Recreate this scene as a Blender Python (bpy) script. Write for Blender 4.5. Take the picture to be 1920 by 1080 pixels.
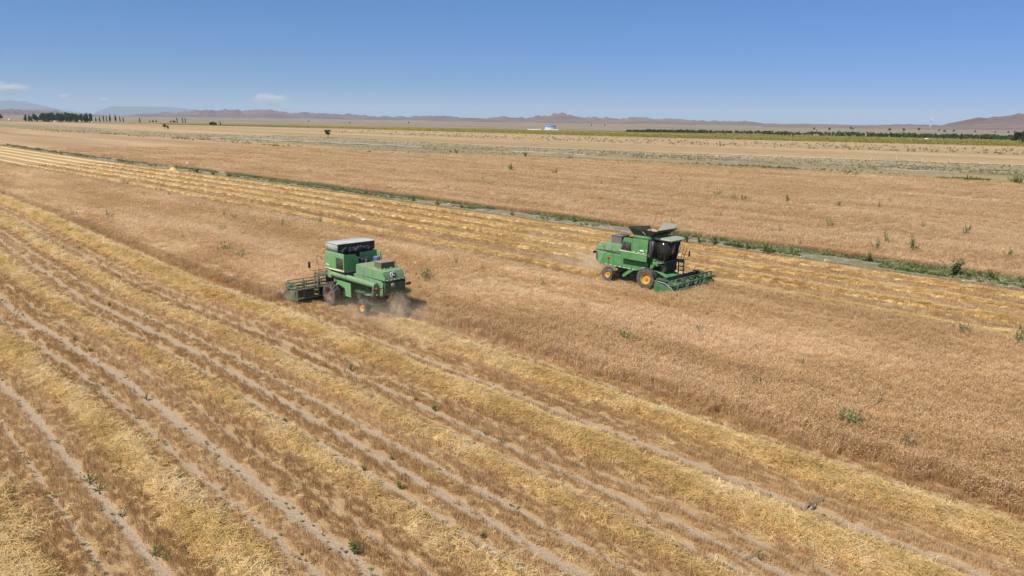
import bpy, bmesh, math, random
import numpy as np
from mathutils import Matrix, Vector

random.seed(7)
rng = np.random.default_rng(11)
for o in list(bpy.data.objects):
    bpy.data.objects.remove(o, do_unlink=True)
scene = bpy.context.scene
COL = scene.collection

# ------------------------------------------------------------------ camera
FPX, CAMH = 1371.0, 11.5                      # focal length in photo pixels (1920 wide), drone height
ROLL = math.radians(0.78)
PITCH = math.atan((540 - 226) / FPX * math.cos(ROLL))
Fv = np.array([0, math.cos(PITCH), -math.sin(PITCH)])
R0 = np.array([1.0, 0, 0]); U0 = np.array([0, math.sin(PITCH), math.cos(PITCH)])
Rv = math.cos(ROLL) * R0 + math.sin(ROLL) * U0
Uv = -math.sin(ROLL) * R0 + math.cos(ROLL) * U0
CP = np.array([0, 0, CAMH])
cam = bpy.data.cameras.new('camera'); camo = bpy.data.objects.new('camera', cam); COL.objects.link(camo)
cam.sensor_width = 36; cam.lens = FPX / 1920 * 36; cam.clip_start = 0.1; cam.clip_end = 120000
m = Matrix.Identity(4)
for i in range(3):
    m[i][0] = Rv[i]; m[i][1] = Uv[i]; m[i][2] = -Fv[i]; m[i][3] = CP[i]
camo.matrix_world = m
scene.camera = camo

# ------------------------------------------------------------------ sky, sun, exposure
SUN_EL = math.radians(53)
TO_SUN = np.array([-0.80, -0.60])             # horizontal direction towards the sun
SUN_AZ = math.atan2(TO_SUN[0], TO_SUN[1])     # clockwise from +Y
world = bpy.data.worlds.new('World'); scene.world = world; world.use_nodes = True
wn = world.node_tree.nodes; wl = world.node_tree.links
bg = wn['Background']
sky = wn.new('ShaderNodeTexSky'); sky.sky_type = 'NISHITA'; sky.sun_disc = False
sky.sun_elevation = SUN_EL; sky.sun_rotation = SUN_AZ
sky.altitude = 900; sky.air_density = 1.0; sky.dust_density = 0.0; sky.ozone_density = 4.0
# deepen the clear-air blue (same tone curve in every direction)
sep = wn.new('ShaderNodeSeparateColor'); com = wn.new('ShaderNodeCombineColor'); wl.new(sky.outputs[0], sep.inputs[0])
for ch, (k_, p_) in enumerate(((0.37, 0.86), (1.07, 0.634), (1.03, 1.0))):
    a_ = wn.new('ShaderNodeMath'); a_.operation = 'POWER'; a_.inputs[1].default_value = p_; wl.new(sep.outputs[ch], a_.inputs[0])
    b_ = wn.new('ShaderNodeMath'); b_.operation = 'MULTIPLY'; b_.inputs[1].default_value = k_; wl.new(a_.outputs[0], b_.inputs[0]); wl.new(b_.outputs[0], com.inputs[ch])
wl.new(com.outputs[0], bg.inputs[0]); bg.inputs[1].default_value = 0.079
sun = bpy.data.lights.new('sun', 'SUN'); sun.energy = 4.6; sun.angle = math.radians(0.53); sun.color = (1.0, 0.95, 0.87)
suno = bpy.data.objects.new('sun', sun); COL.objects.link(suno)
sd = Vector((-TO_SUN[0] * math.cos(SUN_EL), -TO_SUN[1] * math.cos(SUN_EL), -math.sin(SUN_EL)))
suno.rotation_euler = sd.to_track_quat('-Z', 'Y').to_euler()
suno.location = (-60, -60, 90)
vs = scene.view_settings
vs.view_transform = 'Standard'; vs.look = 'None'; vs.gamma = 1; vs.exposure = 0.2; vs.use_curve_mapping = False

# ------------------------------------------------------------------ measuring helpers
RD = np.array([-0.69890058, 0.71521883, 0.0])         # direction of the crop rows
RN = np.array([0.71521883, 0.69890058, 0.0])          # across the rows
def P(u, v, z=0.0):
    return Vector((RD[0] * u + RN[0] * v, RD[1] * u + RN[1] * v, z))
def ground(x, y, z=0.0):
    d = Fv + Rv * (x - 960) / FPX - Uv * (y - 540) / FPX
    t = (z - CAMH) / d[2]
    q = CP + d * t
    return Vector((q[0], q[1], z))
def at_depth(x, y, dist):                              # a far point by bearing, elevation and distance
    d = Fv + Rv * (x - 960) / FPX - Uv * (y - 540) / FPX
    d = d / math.hypot(d[0], d[1])
    q = CP + d * dist
    return Vector(q)
def project(A):
    q = A - CP
    w = q @ Fv
    return 960 + FPX * (q @ Rv) / w, 540 - FPX * (q @ Uv) / w, w
def in_view(A, mx=330, my=200):
    x, y, w = project(A)
    return (w > 3) & (x > -mx) & (x < 1920 + mx) & (y < 1080 + my)
_tab = rng.random((256, 256))
def vnoise(x, y):
    x = np.asarray(x, float); y = np.asarray(y, float)
    xi = np.floor(x).astype(int); yi = np.floor(y).astype(int)
    fx = x - xi; fy = y - yi
    fx = fx * fx * (3 - 2 * fx); fy = fy * fy * (3 - 2 * fy)
    g = lambda a, b: _tab[a & 255, b & 255]
    return (g(xi, yi) * (1 - fx) + g(xi + 1, yi) * fx) * (1 - fy) + (g(xi, yi + 1) * (1 - fx) + g(xi + 1, yi + 1) * fx) * fy
def fbm(x, y, n=4):
    s = 0; a = 0.5
    for k in range(n):
        s = s + a * vnoise(x * 2 ** k + 17 * k, y * 2 ** k + 31 * k); a *= 0.5
    return s
def bend_near(u):
    return np.interp(u, [0, 34, 52, 75, 98, 140, 350], [0, 0, -1.0, -0.6, 0.2, 0.2, -2])
def bend_far(u):
    return np.interp(u, [0, 60, 105, 147, 205, 334, 700], [0, 0, -0.6, -2, -4.5, -7, -14])

# ------------------------------------------------------------------ object helpers
def tag(o, label=None, cat=None, group=None, kind=None):
    if label: o['label'] = label
    if cat: o['category'] = cat
    if group: o['group'] = group
    if kind: o['kind'] = kind
    return o
def empty(name, loc=(0, 0, 0), rz=0):
    o = bpy.data.objects.new(name, None); COL.objects.link(o)
    o.location = loc; o.rotation_euler = (0, 0, rz); o.empty_display_size = 0.3
    return o
def link(o, parent=None):
    COL.objects.link(o)
    if parent: o.parent = parent
    return o
def copy_tree(o, parent=None):
    c = o.copy(); COL.objects.link(c); c.parent = parent
    for ch in list(o.children):
        copy_tree(ch, c)
    return c
def np_mesh(name, verts, faces, mats=(), smooth=False):
    me = bpy.data.meshes.new(name)
    verts = np.asarray(verts, np.float32)
    me.vertices.add(len(verts)); me.vertices.foreach_set('co', verts.ravel())
    if len(faces):
        if isinstance(faces, np.ndarray):
            k = faces.shape[1]; n = len(faces)
            me.loops.add(n * k); me.loops.foreach_set('vertex_index', faces.astype(np.int32).ravel())
            me.polygons.add(n); me.polygons.foreach_set('loop_start', np.arange(0, n * k, k, dtype=np.int32))
        else:
            tot = sum(len(f) for f in faces)
            me.loops.add(tot); me.loops.foreach_set('vertex_index', np.fromiter((i for f in faces for i in f), np.int32, tot))
            st = np.cumsum([0] + [len(f) for f in faces[:-1]]).astype(np.int32)
            me.polygons.add(len(faces)); me.polygons.foreach_set('loop_start', st)
        if smooth:
            me.polygons.foreach_set('use_smooth', np.ones(len(me.polygons), bool))
    me.update(calc_edges=True)
    for mt in mats: me.materials.append(mt)
    return me
def fattr(me, name, vals):
    a = me.attributes.new(name, 'FLOAT', 'POINT'); a.data.foreach_set('value', np.asarray(vals, np.float32))

class MB:
    """collects shapes, then links them as one mesh"""
    def __init__(s): s.v = []; s.f = []
    def add(s, vs, fs):
        n = len(s.v); s.v += [tuple(q) for q in vs]; s.f += [tuple(i + n for i in f) for f in fs]; return s
    def box(s, x0, x1, y0, y1, z0, z1):
        vs = [(x, y, z) for x in (x0, x1) for y in (y0, y1) for z in (z0, z1)]
        return s.add(vs, [(0, 1, 3, 2), (4, 6, 7, 5), (0, 4, 5, 1), (2, 3, 7, 6), (0, 2, 6, 4), (1, 5, 7, 3)])
    def hexa(s, q):          # 8 points: bottom loop of 4, top loop of 4
        return s.add(q, [(3, 2, 1, 0), (4, 5, 6, 7), (0, 1, 5, 4), (1, 2, 6, 5), (2, 3, 7, 6), (3, 0, 4, 7)])
    def prism(s, poly, y0, y1, ax='y'):
        def mk(a, b, t):
            return (a, t, b) if ax == 'y' else ((t, a, b) if ax == 'x' else (a, b, t))
        n = len(poly)
        vs = [mk(a, b, y0) for a, b in poly] + [mk(a, b, y1) for a, b in poly]
        fs = [tuple(range(n)), tuple(range(2 * n - 1, n - 1, -1))] + [(i, i + n, (i + 1) % n + n, (i + 1) % n) for i in range(n)]
        return s.add(vs, fs)
    def tube(s, path, r, n=8, cap=True):
        pts = [Vector(p) for p in path]; rs = r if isinstance(r, (list, tuple)) else [r] * len(pts)
        rings = []
        for i, p in enumerate(pts):
            t = (pts[min(i + 1, len(pts) - 1)] - pts[max(i - 1, 0)]).normalized()
            a = t.cross(Vector((0, 0, 1)))
            if a.length < 1e-3: a = t.cross(Vector((0, 1, 0)))
            a.normalize(); b = t.cross(a)
            rings.append([p + (a * math.cos(2 * math.pi * k / n) + b * math.sin(2 * math.pi * k / n)) * rs[i] for k in range(n)])
        vs = [q for rr in rings for q in rr]; fs = []
        for i in range(len(pts) - 1):
            for k in range(n):
                fs.append((i * n + k, i * n + (k + 1) % n, (i + 1) * n + (k + 1) % n, (i + 1) * n + k))
        if cap: fs += [tuple(range(n - 1, -1, -1)), tuple((len(pts) - 1) * n + k for k in range(n))]
        return s.add(vs, fs)
    def lathe(s, prof, c, n=32):          # prof: (y offset, radius); axis along y through c
        vs = []
        for y, r in prof:
            for k in range(n):
                a = 2 * math.pi * k / n
                vs.append((c[0] + r * math.cos(a), c[1] + y, c[2] + r * math.sin(a)))
        fs = [(i * n + k, (i + 1) * n + k, (i + 1) * n + (k + 1) % n, i * n + (k + 1) % n) for i in range(len(prof) - 1) for k in range(n)]
        return s.add(vs, fs)
    def build(s, name, mat, parent=None, bevel=0.0, smooth=False, ang=40):
        me = np_mesh(name, s.v, s.f, (mat,))
        bm = bmesh.new(); bm.from_mesh(me)
        bmesh.ops.recalc_face_normals(bm, faces=bm.faces[:])
        bm.to_mesh(me); bm.free()
        if smooth or bevel:
            me.polygons.foreach_set('use_smooth', np.ones(len(me.polygons), bool))
            me.set_sharp_from_angle(angle=math.radians(ang))
        o = link(bpy.data.objects.new(name, me), parent)
        if bevel:
            b = o.modifiers.new('bevel', 'BEVEL'); b.width = bevel; b.segments = 2; b.limit_method = 'ANGLE'; b.angle_limit = math.radians(35)
        return o

# ------------------------------------------------------------------ materials
def new_mat(name):
    mt = bpy.data.materials.new(name); mt.use_nodes = True
    nt = mt.node_tree; nt.nodes.clear()
    out = nt.nodes.new('ShaderNodeOutputMaterial')
    return mt, nt, out
def nd(nt, t, **kw):
    n = nt.nodes.new(t)
    for k, v in kw.items(): setattr(n, k, v)
    return n
def noise(nt, scale, detail=4, rough=0.55, vec=None):
    n = nd(nt, 'ShaderNodeTexNoise'); n.inputs['Scale'].default_value = scale
    n.inputs['Detail'].default_value = detail; n.inputs['Roughness'].default_value = rough
    if vec is not None: nt.links.new(vec, n.inputs['Vector'])
    return n.outputs['Fac']
def pos(nt):
    return nd(nt, 'ShaderNodeNewGeometry').outputs['Position']
def row_pos(nt, sx=1.0, sy=1.0):        # position turned so that x runs along the rows
    mp = nd(nt, 'ShaderNodeMapping'); mp.vector_type = 'TEXTURE'
    mp.inputs['Rotation'].default_value = (0, 0, math.atan2(RD[1], RD[0]))
    mp.inputs['Scale'].default_value = (sx, sy, 1)
    nt.links.new(pos(nt), mp.inputs['Vector'])
    return mp.outputs[0]
def ramp(nt, fac, stops):
    r = nd(nt, 'ShaderNodeValToRGB'); el = r.color_ramp.elements
    while len(el) < len(stops): el.new(0.5)
    for e, (p, c) in zip(el, stops):
        e.position = p; e.color = (*c, 1) if len(c) == 3 else c
    nt.links.new(fac, r.inputs[0])
    return r.outputs[0]
def mixc(nt, fac, a, b, mode='MIX'):
    mx = nd(nt, 'ShaderNodeMix', data_type='RGBA', blend_type=mode)
    for inp, val in ((0, fac), (6, a), (7, b)):
        if hasattr(val, 'is_output'): nt.links.new(val, mx.inputs[inp])
        elif inp == 0: mx.inputs[0].default_value = val
        else: mx.inputs[inp].default_value = (*val, 1)
    return mx.outputs[2]
def math_(nt, op, a, b=None, c=None, clamp=False):
    n = nd(nt, 'ShaderNodeMath', operation=op); n.use_clamp = clamp
    for i, v in enumerate((a, b, c)):
        if v is None: continue
        if hasattr(v, 'is_output'): nt.links.new(v, n.inputs[i])
        else: n.inputs[i].default_value = v
    return n.outputs[0]
def attr(nt, name):
    a = nd(nt, 'ShaderNodeAttribute'); a.attribute_name = name
    return a.outputs['Fac']
def bump(nt, h, dist, strength=1.0):
    b = nd(nt, 'ShaderNodeBump'); b.inputs['Strength'].default_value = strength; b.inputs['Distance'].default_value = dist
    nt.links.new(h, b.inputs['Height'])
    return b.outputs[0]
def principled(nt, out, col, rough=0.8, normal=None, spec=0.3, metal=0.0):
    b = nd(nt, 'ShaderNodeBsdfPrincipled')
    if hasattr(col, 'is_output'): nt.links.new(col, b.inputs['Base Color'])
    else: b.inputs['Base Color'].default_value = (*col, 1)
    if hasattr(rough, 'is_output'): nt.links.new(rough, b.inputs['Roughness'])
    else: b.inputs['Roughness'].default_value = rough
    b.inputs['Specular IOR Level'].default_value = spec; b.inputs['Metallic'].default_value = metal
    if normal is not None: nt.links.new(normal, b.inputs['Normal'])
    nt.links.new(b.outputs[0], out.inputs[0])
    return b
def plant_mat(name, ca, cb, cc, scale=0.25, transl=0.3, streak=None):
    """dry or green plant matter: patches by place, shades by plant and by blade"""
    mt, nt, out = new_mat(name)
    vec = row_pos(nt, *(streak or (1, 1)))
    f = noise(nt, scale, 5, 0.6, vec)
    c = ramp(nt, f, [(0.38, ca), (0.5, cb), (0.62, cc)])
    oi = nd(nt, 'ShaderNodeObjectInfo')
    t = math_(nt, 'ADD', math_(nt, 'MULTIPLY', oi.outputs['Random'], 0.25), math_(nt, 'MULTIPLY', attr(nt, 'tint'), 0.45))
    t = math_(nt, 'ADD', t, 0.65)
    c = mixc(nt, 1.0, c, t, 'MULTIPLY')
    df = nd(nt, 'ShaderNodeBsdfDiffuse'); tr = nd(nt, 'ShaderNodeBsdfTranslucent'); mx = nd(nt, 'ShaderNodeMixShader')
    nt.links.new(c, df.inputs[0]); nt.links.new(c, tr.inputs[0]); mx.inputs[0].default_value = transl
    nt.links.new(df.outputs[0], mx.inputs[1]); nt.links.new(tr.outputs[0], mx.inputs[2]); nt.links.new(mx.outputs[0], out.inputs[0])
    return mt
def field_mat(name, ca, cb, cc, patch=0.05, fine=6.0, streak=(4, 1), bmp=0.06, dots=None):
    mt, nt, out = new_mat(name)
    f1 = noise(nt, patch, 5, 0.6, row_pos(nt, *streak)); f2 = noise(nt, fine, 4, 0.7, row_pos(nt, 1.5, 1))
    f = math_(nt, 'ADD', math_(nt, 'MULTIPLY', f1, 0.62), math_(nt, 'MULTIPLY', f2, 0.38))
    c = ramp(nt, f, [(0.40, ca), (0.5, cb), (0.60, cc)])
    if dots:
        sc, thr, col, st = dots
        g = ramp(nt, noise(nt, sc, 3, 0.6, row_pos(nt, *st)), [(thr, (0, 0, 0)), (thr + 0.06, (1, 1, 1))])
        c = mixc(nt, g, c, col)
    principled(nt, out, c, 0.95, bump(nt, f2, bmp), 0.1)
    return mt
def paint(name, col, dust=(0.42, 0.34, 0.24), amount=0.25, rough=0.55, scale=2.5, rust=0.0, metal=0.0, spec=0.28):
    """painted sheet metal with field dust and a little rust (object coordinates)"""
    mt, nt, out = new_mat(name)
    tc = nd(nt, 'ShaderNodeTexCoord').outputs['Object']
    f = noise(nt, scale, 6, 0.65, tc)
    c0 = mixc(nt, noise(nt, scale * 0.35, 3, 0.5, tc), tuple(x * 0.8 for x in col), tuple(min(1, x * 1.2) for x in col))
    fv = nd(nt, 'ShaderNodeMapping'); fv.inputs['Scale'].default_value = (1, 1, .3); nt.links.new(tc, fv.inputs['Vector'])
    f3 = math_(nt, 'ADD', math_(nt, 'MULTIPLY', f, .55), math_(nt, 'MULTIPLY', noise(nt, scale * 3.5, 5, .7, fv.outputs[0]), .45))
    d = ramp(nt, f3, [(0.38, (0, 0, 0)), (0.64, (min(1, amount * 2.6),) * 3)])
    c = mixc(nt, d, c0, dust)
    if rust:
        r = ramp(nt, noise(nt, scale * 3, 5, 0.7, tc), [(0.62 - rust * 0.2, (0, 0, 0)), (0.70 - rust * 0.2, (1, 1, 1))])
        c = mixc(nt, r, c, (0.16, 0.07, 0.035))
    rr = math_(nt, 'ADD', rough, math_(nt, 'MULTIPLY', f, 0.35), clamp=True)
    principled(nt, out, c, rr, bump(nt, f, 0.004, 0.5), spec, metal)
    return mt

M = {}
# crops and straw
M['wheat'] = plant_mat('ripe_wheat', (0.62, 0.425, 0.22), (0.71, 0.51, 0.285), (0.80, 0.605, 0.38), 0.22, 0.48, (5, 1))
M['stubble'] = plant_mat('stubble', (0.57, 0.375, 0.18), (0.65, 0.45, 0.235), (0.73, 0.525, 0.295), 0.5, 0.45, (14, 1))
M['straw'] = plant_mat('straw', (0.74, 0.54, 0.235), (0.83, 0.635, 0.31), (0.89, 0.72, 0.42), 0.5, 0.45, (2, 1))
M['weed'] = plant_mat('weed_leaf', (0.15, 0.19, 0.06), (0.20, 0.24, 0.08), (0.26, 0.29, 0.105), 0.8, 0.3)
M['weed_pale'] = plant_mat('weed_leaf_pale', (0.24, 0.26, 0.11), (0.31, 0.325, 0.145), (0.39, 0.38, 0.19), 0.8, 0.3)
M['weed_grey'] = plant_mat('dry_weed', (0.25, 0.225, 0.12), (0.33, 0.285, 0.165), (0.41, 0.345, 0.21), 0.3, 0.25)
M['leaf_dark'] = plant_mat('tree_leaf_dark', (0.045, 0.072, 0.036), (0.065, 0.10, 0.05), (0.10, 0.135, 0.065), 0.5, 0.25)
M['leaf_mid'] = plant_mat('tree_leaf', (0.055, 0.09, 0.035), (0.08, 0.125, 0.048), (0.12, 0.16, 0.07), 0.3, 0.25)
M['flower'] = plant_mat('sunflower_head', (0.22, 0.195, 0.04), (0.30, 0.25, 0.04), (0.40, 0.31, 0.05), 0.05, 0.2)
M['bark'] = paint('bark', (0.09, 0.065, 0.045), amount=0.1, rough=0.9, scale=6, spec=0.1)
# machines
M['green'] = paint('green_paint_dusty', (0.085, 0.37, 0.11), amount=0.19, rust=0.04)
M['green_new'] = paint('green_paint', (0.038, 0.26, 0.068), amount=0.15)
M['green_header'] = paint('green_header_paint', (0.026, 0.16, 0.045), amount=0.12)
M['flap_inside'] = paint('galvanised_flap', (0.20, 0.22, 0.17), amount=0.25, rough=0.6)
M['green_rear'] = paint('green_paint_worn', (0.12, 0.325, 0.135), amount=0.22)
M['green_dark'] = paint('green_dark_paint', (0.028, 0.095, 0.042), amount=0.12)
M['green_old'] = paint('green_paint_weathered', (0.05, 0.095, 0.047), amount=0.22, rust=0.2)
M['tarp'] = paint('pale_tarpaulin', (0.60, 0.58, 0.55), dust=(0.30, 0.24, 0.20), amount=0.22, rough=0.7, scale=1.5)
M['mesh_net'] = paint('grey_net', (0.52, 0.55, 0.50), dust=(0.12, 0.16, 0.12), amount=0.4, rough=0.8, scale=6)
M['black'] = paint('black_metal', (0.016, 0.016, 0.017), amount=0.06, rough=0.5)
M['soot'] = paint('dark_oily_metal', (0.022, 0.022, 0.024), dust=(0.12, 0.12, 0.13), amount=0.3, rough=0.5, scale=5)
M['grey'] = paint('grey_metal', (0.13, 0.13, 0.135), amount=0.12, rough=0.5)
M['steel'] = paint('bare_steel', (0.40, 0.40, 0.40), amount=0.2, rough=0.35, metal=0.7)
M['rubber'] = paint('tyre_rubber', (0.030, 0.030, 0.033), dust=(0.26, 0.23, 0.20), amount=0.32, rough=0.85, scale=4, spec=0.2)
M['yellow'] = paint('yellow_rim_paint', (0.62, 0.34, 0.02), amount=0.15, rough=0.5)
M['rust'] = paint('rusty_rim', (0.17, 0.075, 0.04), amount=0.22, rough=0.85, scale=5)
M['rustplate'] = paint('rusted_sheet', (0.30, 0.17, 0.14), dust=(0.42, 0.36, 0.32), amount=0.25, rough=0.8, scale=3)
M['cream'] = paint('cream_stripe', (0.72, 0.66, 0.42), amount=0.12)
M['white'] = paint('white_paint', (0.78, 0.78, 0.77), amount=0.05, rough=0.6)
M['white_wall'] = paint('whitewash', (0.80, 0.80, 0.80), amount=0.04, rough=0.9, scale=0.3)
M['blue_roof'] = paint('blue_sheet_roof', (0.08, 0.27, 0.55), amount=0.05, rough=0.6, scale=0.2)
M['red'] = paint('red_plastic', (0.42, 0.025, 0.02), amount=0.06, rough=0.35)
M['amber'] = paint('amber_plastic', (0.60, 0.22, 0.03), amount=0.06, rough=0.35)
M['pink'] = paint('faded_plate', (0.42, 0.30, 0.31), amount=0.1, rough=0.7)
M['blue'] = paint('blue_plastic', (0.05, 0.09, 0.28), amount=0.3, rough=0.5)
M['grain'] = paint('wheat_grain', (0.50, 0.32, 0.22), dust=(0.58, 0.42, 0.30), amount=0.3, rough=0.9, scale=9)
M['cloth'] = paint('seat_cloth', (0.35, 0.32, 0.28), amount=0.1, rough=0.9)
M['concrete'] = paint('concrete', (0.52, 0.50, 0.47), amount=0.15, rough=0.9)
def glass_mat():
    mt, nt, out = new_mat('tinted_glass')
    tr = nd(nt, 'ShaderNodeBsdfTransparent'); tr.inputs[0].default_value = (0.62, 0.62, 0.60, 1)
    gl = nd(nt, 'ShaderNodeBsdfGlossy'); gl.inputs['Roughness'].default_value = 0.05
    fr = nd(nt, 'ShaderNodeFresnel'); fr.inputs[0].default_value = 1.5
    df = nd(nt, 'ShaderNodeBsdfDiffuse'); df.inputs[0].default_value = (0.13, 0.115, 0.09, 1)
    m1 = nd(nt, 'ShaderNodeMixShader'); m1.inputs[0].default_value = 0.22
    nt.links.new(tr.outputs[0], m1.inputs[1]); nt.links.new(df.outputs[0], m1.inputs[2])
    m2 = nd(nt, 'ShaderNodeMixShader')
    nt.links.new(fr.outputs[0], m2.inputs[0]); nt.links.new(m1.outputs[0], m2.inputs[1]); nt.links.new(gl.outputs[0], m2.inputs[2])
    nt.links.new(m2.outputs[0], out.inputs[0])
    return mt
M['glass'] = glass_mat()

# ------------------------------------------------------------------ ground and far plain
def plain_mat():
    mt, nt, out = new_mat('dry_steppe')
    f1 = noise(nt, 0.004, 6, 0.6, pos(nt)); f2 = noise(nt, 0.08, 5, 0.65, pos(nt))
    f = math_(nt, 'ADD', math_(nt, 'MULTIPLY', f1, 0.6), math_(nt, 'MULTIPLY', f2, 0.4))
    c = ramp(nt, f, [(0.36, (0.20, 0.17, 0.11)), (0.5, (0.29, 0.225, 0.15)), (0.64, (0.36, 0.275, 0.185))])
    principled(nt, out, c, 0.95, None, 0.1)
    return mt
M['plain'] = plain_mat()
gr = MB()
RG = [0, 30, 80, 200, 500, 1200, 3000, 7000, 15000, 30000, 46000]
NS = 96
gv = [(0, 0, -0.12)] + [(r * math.cos(2 * math.pi * k / NS), r * math.sin(2 * math.pi * k / NS), -0.12) for r in RG[1:] for k in range(NS)]
gf = [(0, 1 + k, 1 + (k + 1) % NS) for k in range(NS)]
for i in range(len(RG) - 2):
    for k in range(NS):
        a = 1 + i * NS; b = a + NS
        gf.append((a + k, b + k, b + (k + 1) % NS, a + (k + 1) % NS))
tag(link(bpy.data.objects.new('ground', np_mesh('ground', gv, gf, (M['plain'],)))), 'dry steppe plain stretching to the foot of the hills', kind='structure')

# ------------------------------------------------------------------ harvested ground: bare wheel tracks between strips of stubble
def harvest_mat():
    mt, nt, out = new_mat('harvested_soil')
    nz = noise(nt, 1.1, 5, 0.65, row_pos(nt, 3.0, 1)); fine = noise(nt, 14, 4, 0.7, pos(nt))
    litter = ramp(nt, noise(nt, 5, 5, 0.7, row_pos(nt, 2.5, 1)), [(0.36, (0.36, 0.225, 0.105)), (0.52, (0.46, 0.30, 0.15)), (0.66, (0.56, 0.39, 0.21))])
    soil = ramp(nt, fine, [(0.35, (0.36, 0.26, 0.17)), (0.5, (0.45, 0.335, 0.225)), (0.65, (0.53, 0.41, 0.295))])
    b = math_(nt, 'ADD', attr(nt, 'bare'), math_(nt, 'MULTIPLY', math_(nt, 'SUBTRACT', nz, 0.5), 0.4))
    b = ramp(nt, b, [(0.42, (0, 0, 0)), (0.85, (1, 1, 1))])
    c = mixc(nt, b, litter, soil)
    principled(nt, out, c, 0.95, bump(nt, math_(nt, 'ADD', fine, nz), 0.05), 0.1)
    return mt
M['harvest'] = harvest_mat()
def track_profile(v, tracks):
    b = np.zeros_like(v)
    for c, w, s in tracks:
        w = w * 1.05
        b = np.maximum(b, s * np.clip(1.35 - np.abs(v - c) / (w * 0.5), 0, 1))
    return b
NEAR_TRACKS = [(4.25, .26, .8), (5.3, .42, 1.0), (8.15, .5, .8), (9.2, .62, 1.0), (10.25, .34, .7), (11.05, .22, .5), (12.2, .42, .95), (13.15, .55, .9),
               (14.2, .42, .9), (15.1, .22, .5), (16.35, .32, .85), (17.1, .42, .9), (17.95, .28, .75), (20.85, .45, 1.0), (21.8, .22, .7), (24.75, .28, .9), (25.5, .3, .6),
               (1.2, .5, .9), (-1.2, .5, .9), (0.2, .3, .6), (-3.0, .5, .9), (-5.2, .5, .9), (-7.0, .5, .9), (-9.5, .5, .9), (-11, .5, .9), (-13.5, .5, .9), (-15, .5, .9)]
FAR_TRACKS = []
for c in (43.2, 47.7, 51.6, 55.7, 59.8):
    FAR_TRACKS += [(c - 1.15, .45, .62), (c + 1.15, .45, .62), (c + 2.0, .2, .45)]
NEAR_W = [(-14.0, 1.5, .22), (-9.6, 1.5, .22), (-5.4, 1.5, .22), (-1.2 - 0.3, 0.0, 0), (2.45, 1.55, .22), (6.95, 1.2, .13), (11.55, .8, .05), (15.7, .75, .07), (19.5, 1.45, .21), (23.35, 1.45, .24)]
NEAR_W = [w for w in NEAR_W if w[1] > 0]
FAR_W = [(43.3, 1.15, .17), (47.8, 1.25, .22), (51.7, 1.3, .23), (55.8, 1.2, .21), (59.9, 1.25, .20)]
def strip_sheet(name, v0, v1, dv, us, bendf, tracks, label):
    vv = np.arange(v0, v1 + 1e-6, dv)
    U, V = np.meshgrid(us, vv, indexing='ij')
    b = track_profile(V, tracks)
    Vb = V + bendf(U)
    Z = 0.02 - 0.035 * b + 0.05 * (fbm(U * 0.25, V * 0.9, 3) - 0.45)
    A = np.stack([RD[0] * U + RN[0] * Vb, RD[1] * U + RN[1] * Vb, Z], -1).reshape(-1, 3)
    n, k = U.shape
    i = np.arange(n * k).reshape(n, k)
    F = np.stack([i[:-1, :-1], i[1:, :-1], i[1:, 1:], i[:-1, 1:]], -1).reshape(-1, 4)
    me = np_mesh(name, A, F[:, ::-1].copy(), (M['harvest'],), smooth=True)
    fattr(me, 'bare', b.ravel())
    o = link(bpy.data.objects.new(name, me))
    return tag(o, label, kind='structure')
us_n = np.concatenate([np.arange(-25, 60, 0.5), np.arange(60, 150, 1.5), np.arange(150, 420, 10)])
strip_sheet('harvested_field', -40, 26.6, 0.1, us_n, bend_near, NEAR_TRACKS, 'harvested field with wheel tracks through stubble')
us_f = np.concatenate([np.arange(-30, 120, 0.8), np.arange(120, 200, 2), np.arange(200, 620, 10)])
strip_sheet('harvested_strip', 39.0, 62.6, 0.12, us_f, bend_far, FAR_TRACKS, 'harvested strip with pale wheel tracks beside the ditch')

# ------------------------------------------------------------------ plant pieces that are scattered
def ribbon(vs, fs, tn, pts, w, tint, side):
    n0 = len(vs)
    for (p, ww) in zip(pts, w):
        vs.append(tuple(p - side * ww)); vs.append(tuple(p + side * ww)); tn += [tint, tint]
    for i in range(len(pts) - 1):
        a = n0 + 2 * i; fs.append((a, a + 1, a + 3, a + 2))
def piece_mesh(name, vs, fs, tn, mat):
    me = np_mesh(name, vs, fs, (mat,)); fattr(me, 'tint', tn); return me
def rdir():
    a = random.uniform(0, 2 * math.pi); return Vector((math.cos(a), math.sin(a), 0))
def wheat_piece(k, n=26, r=0.2, wmul=1.0):
    vs, fs, tn = [], [], []
    for i in range(n):
        b = rdir() * r * math.sqrt(random.random()); h = random.uniform(0.42, 0.60)
        lean = rdir() * random.uniform(0.02, 0.13); s = rdir(); t = random.random()
        p0 = b; p1 = b + lean * 0.5 + Vector((0, 0, h * 0.6)); p2 = b + lean + Vector((0, 0, h))
        ribbon(vs, fs, tn, [p0, p1, p2], [0.005 * wmul] * 3, t * 0.8, s)
        e = p2 + lean.normalized() * 0.06 + Vector((0, 0, 0.035))
        ribbon(vs, fs, tn, [p2, (p2 + e) / 2 + Vector((0, 0, .012)), e], [0.007 * wmul, 0.012 * wmul, 0.004 * wmul], 0.35 + t * 0.65, s)
    return piece_mesh('wheat_piece', vs, fs, tn, M['wheat'])
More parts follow.
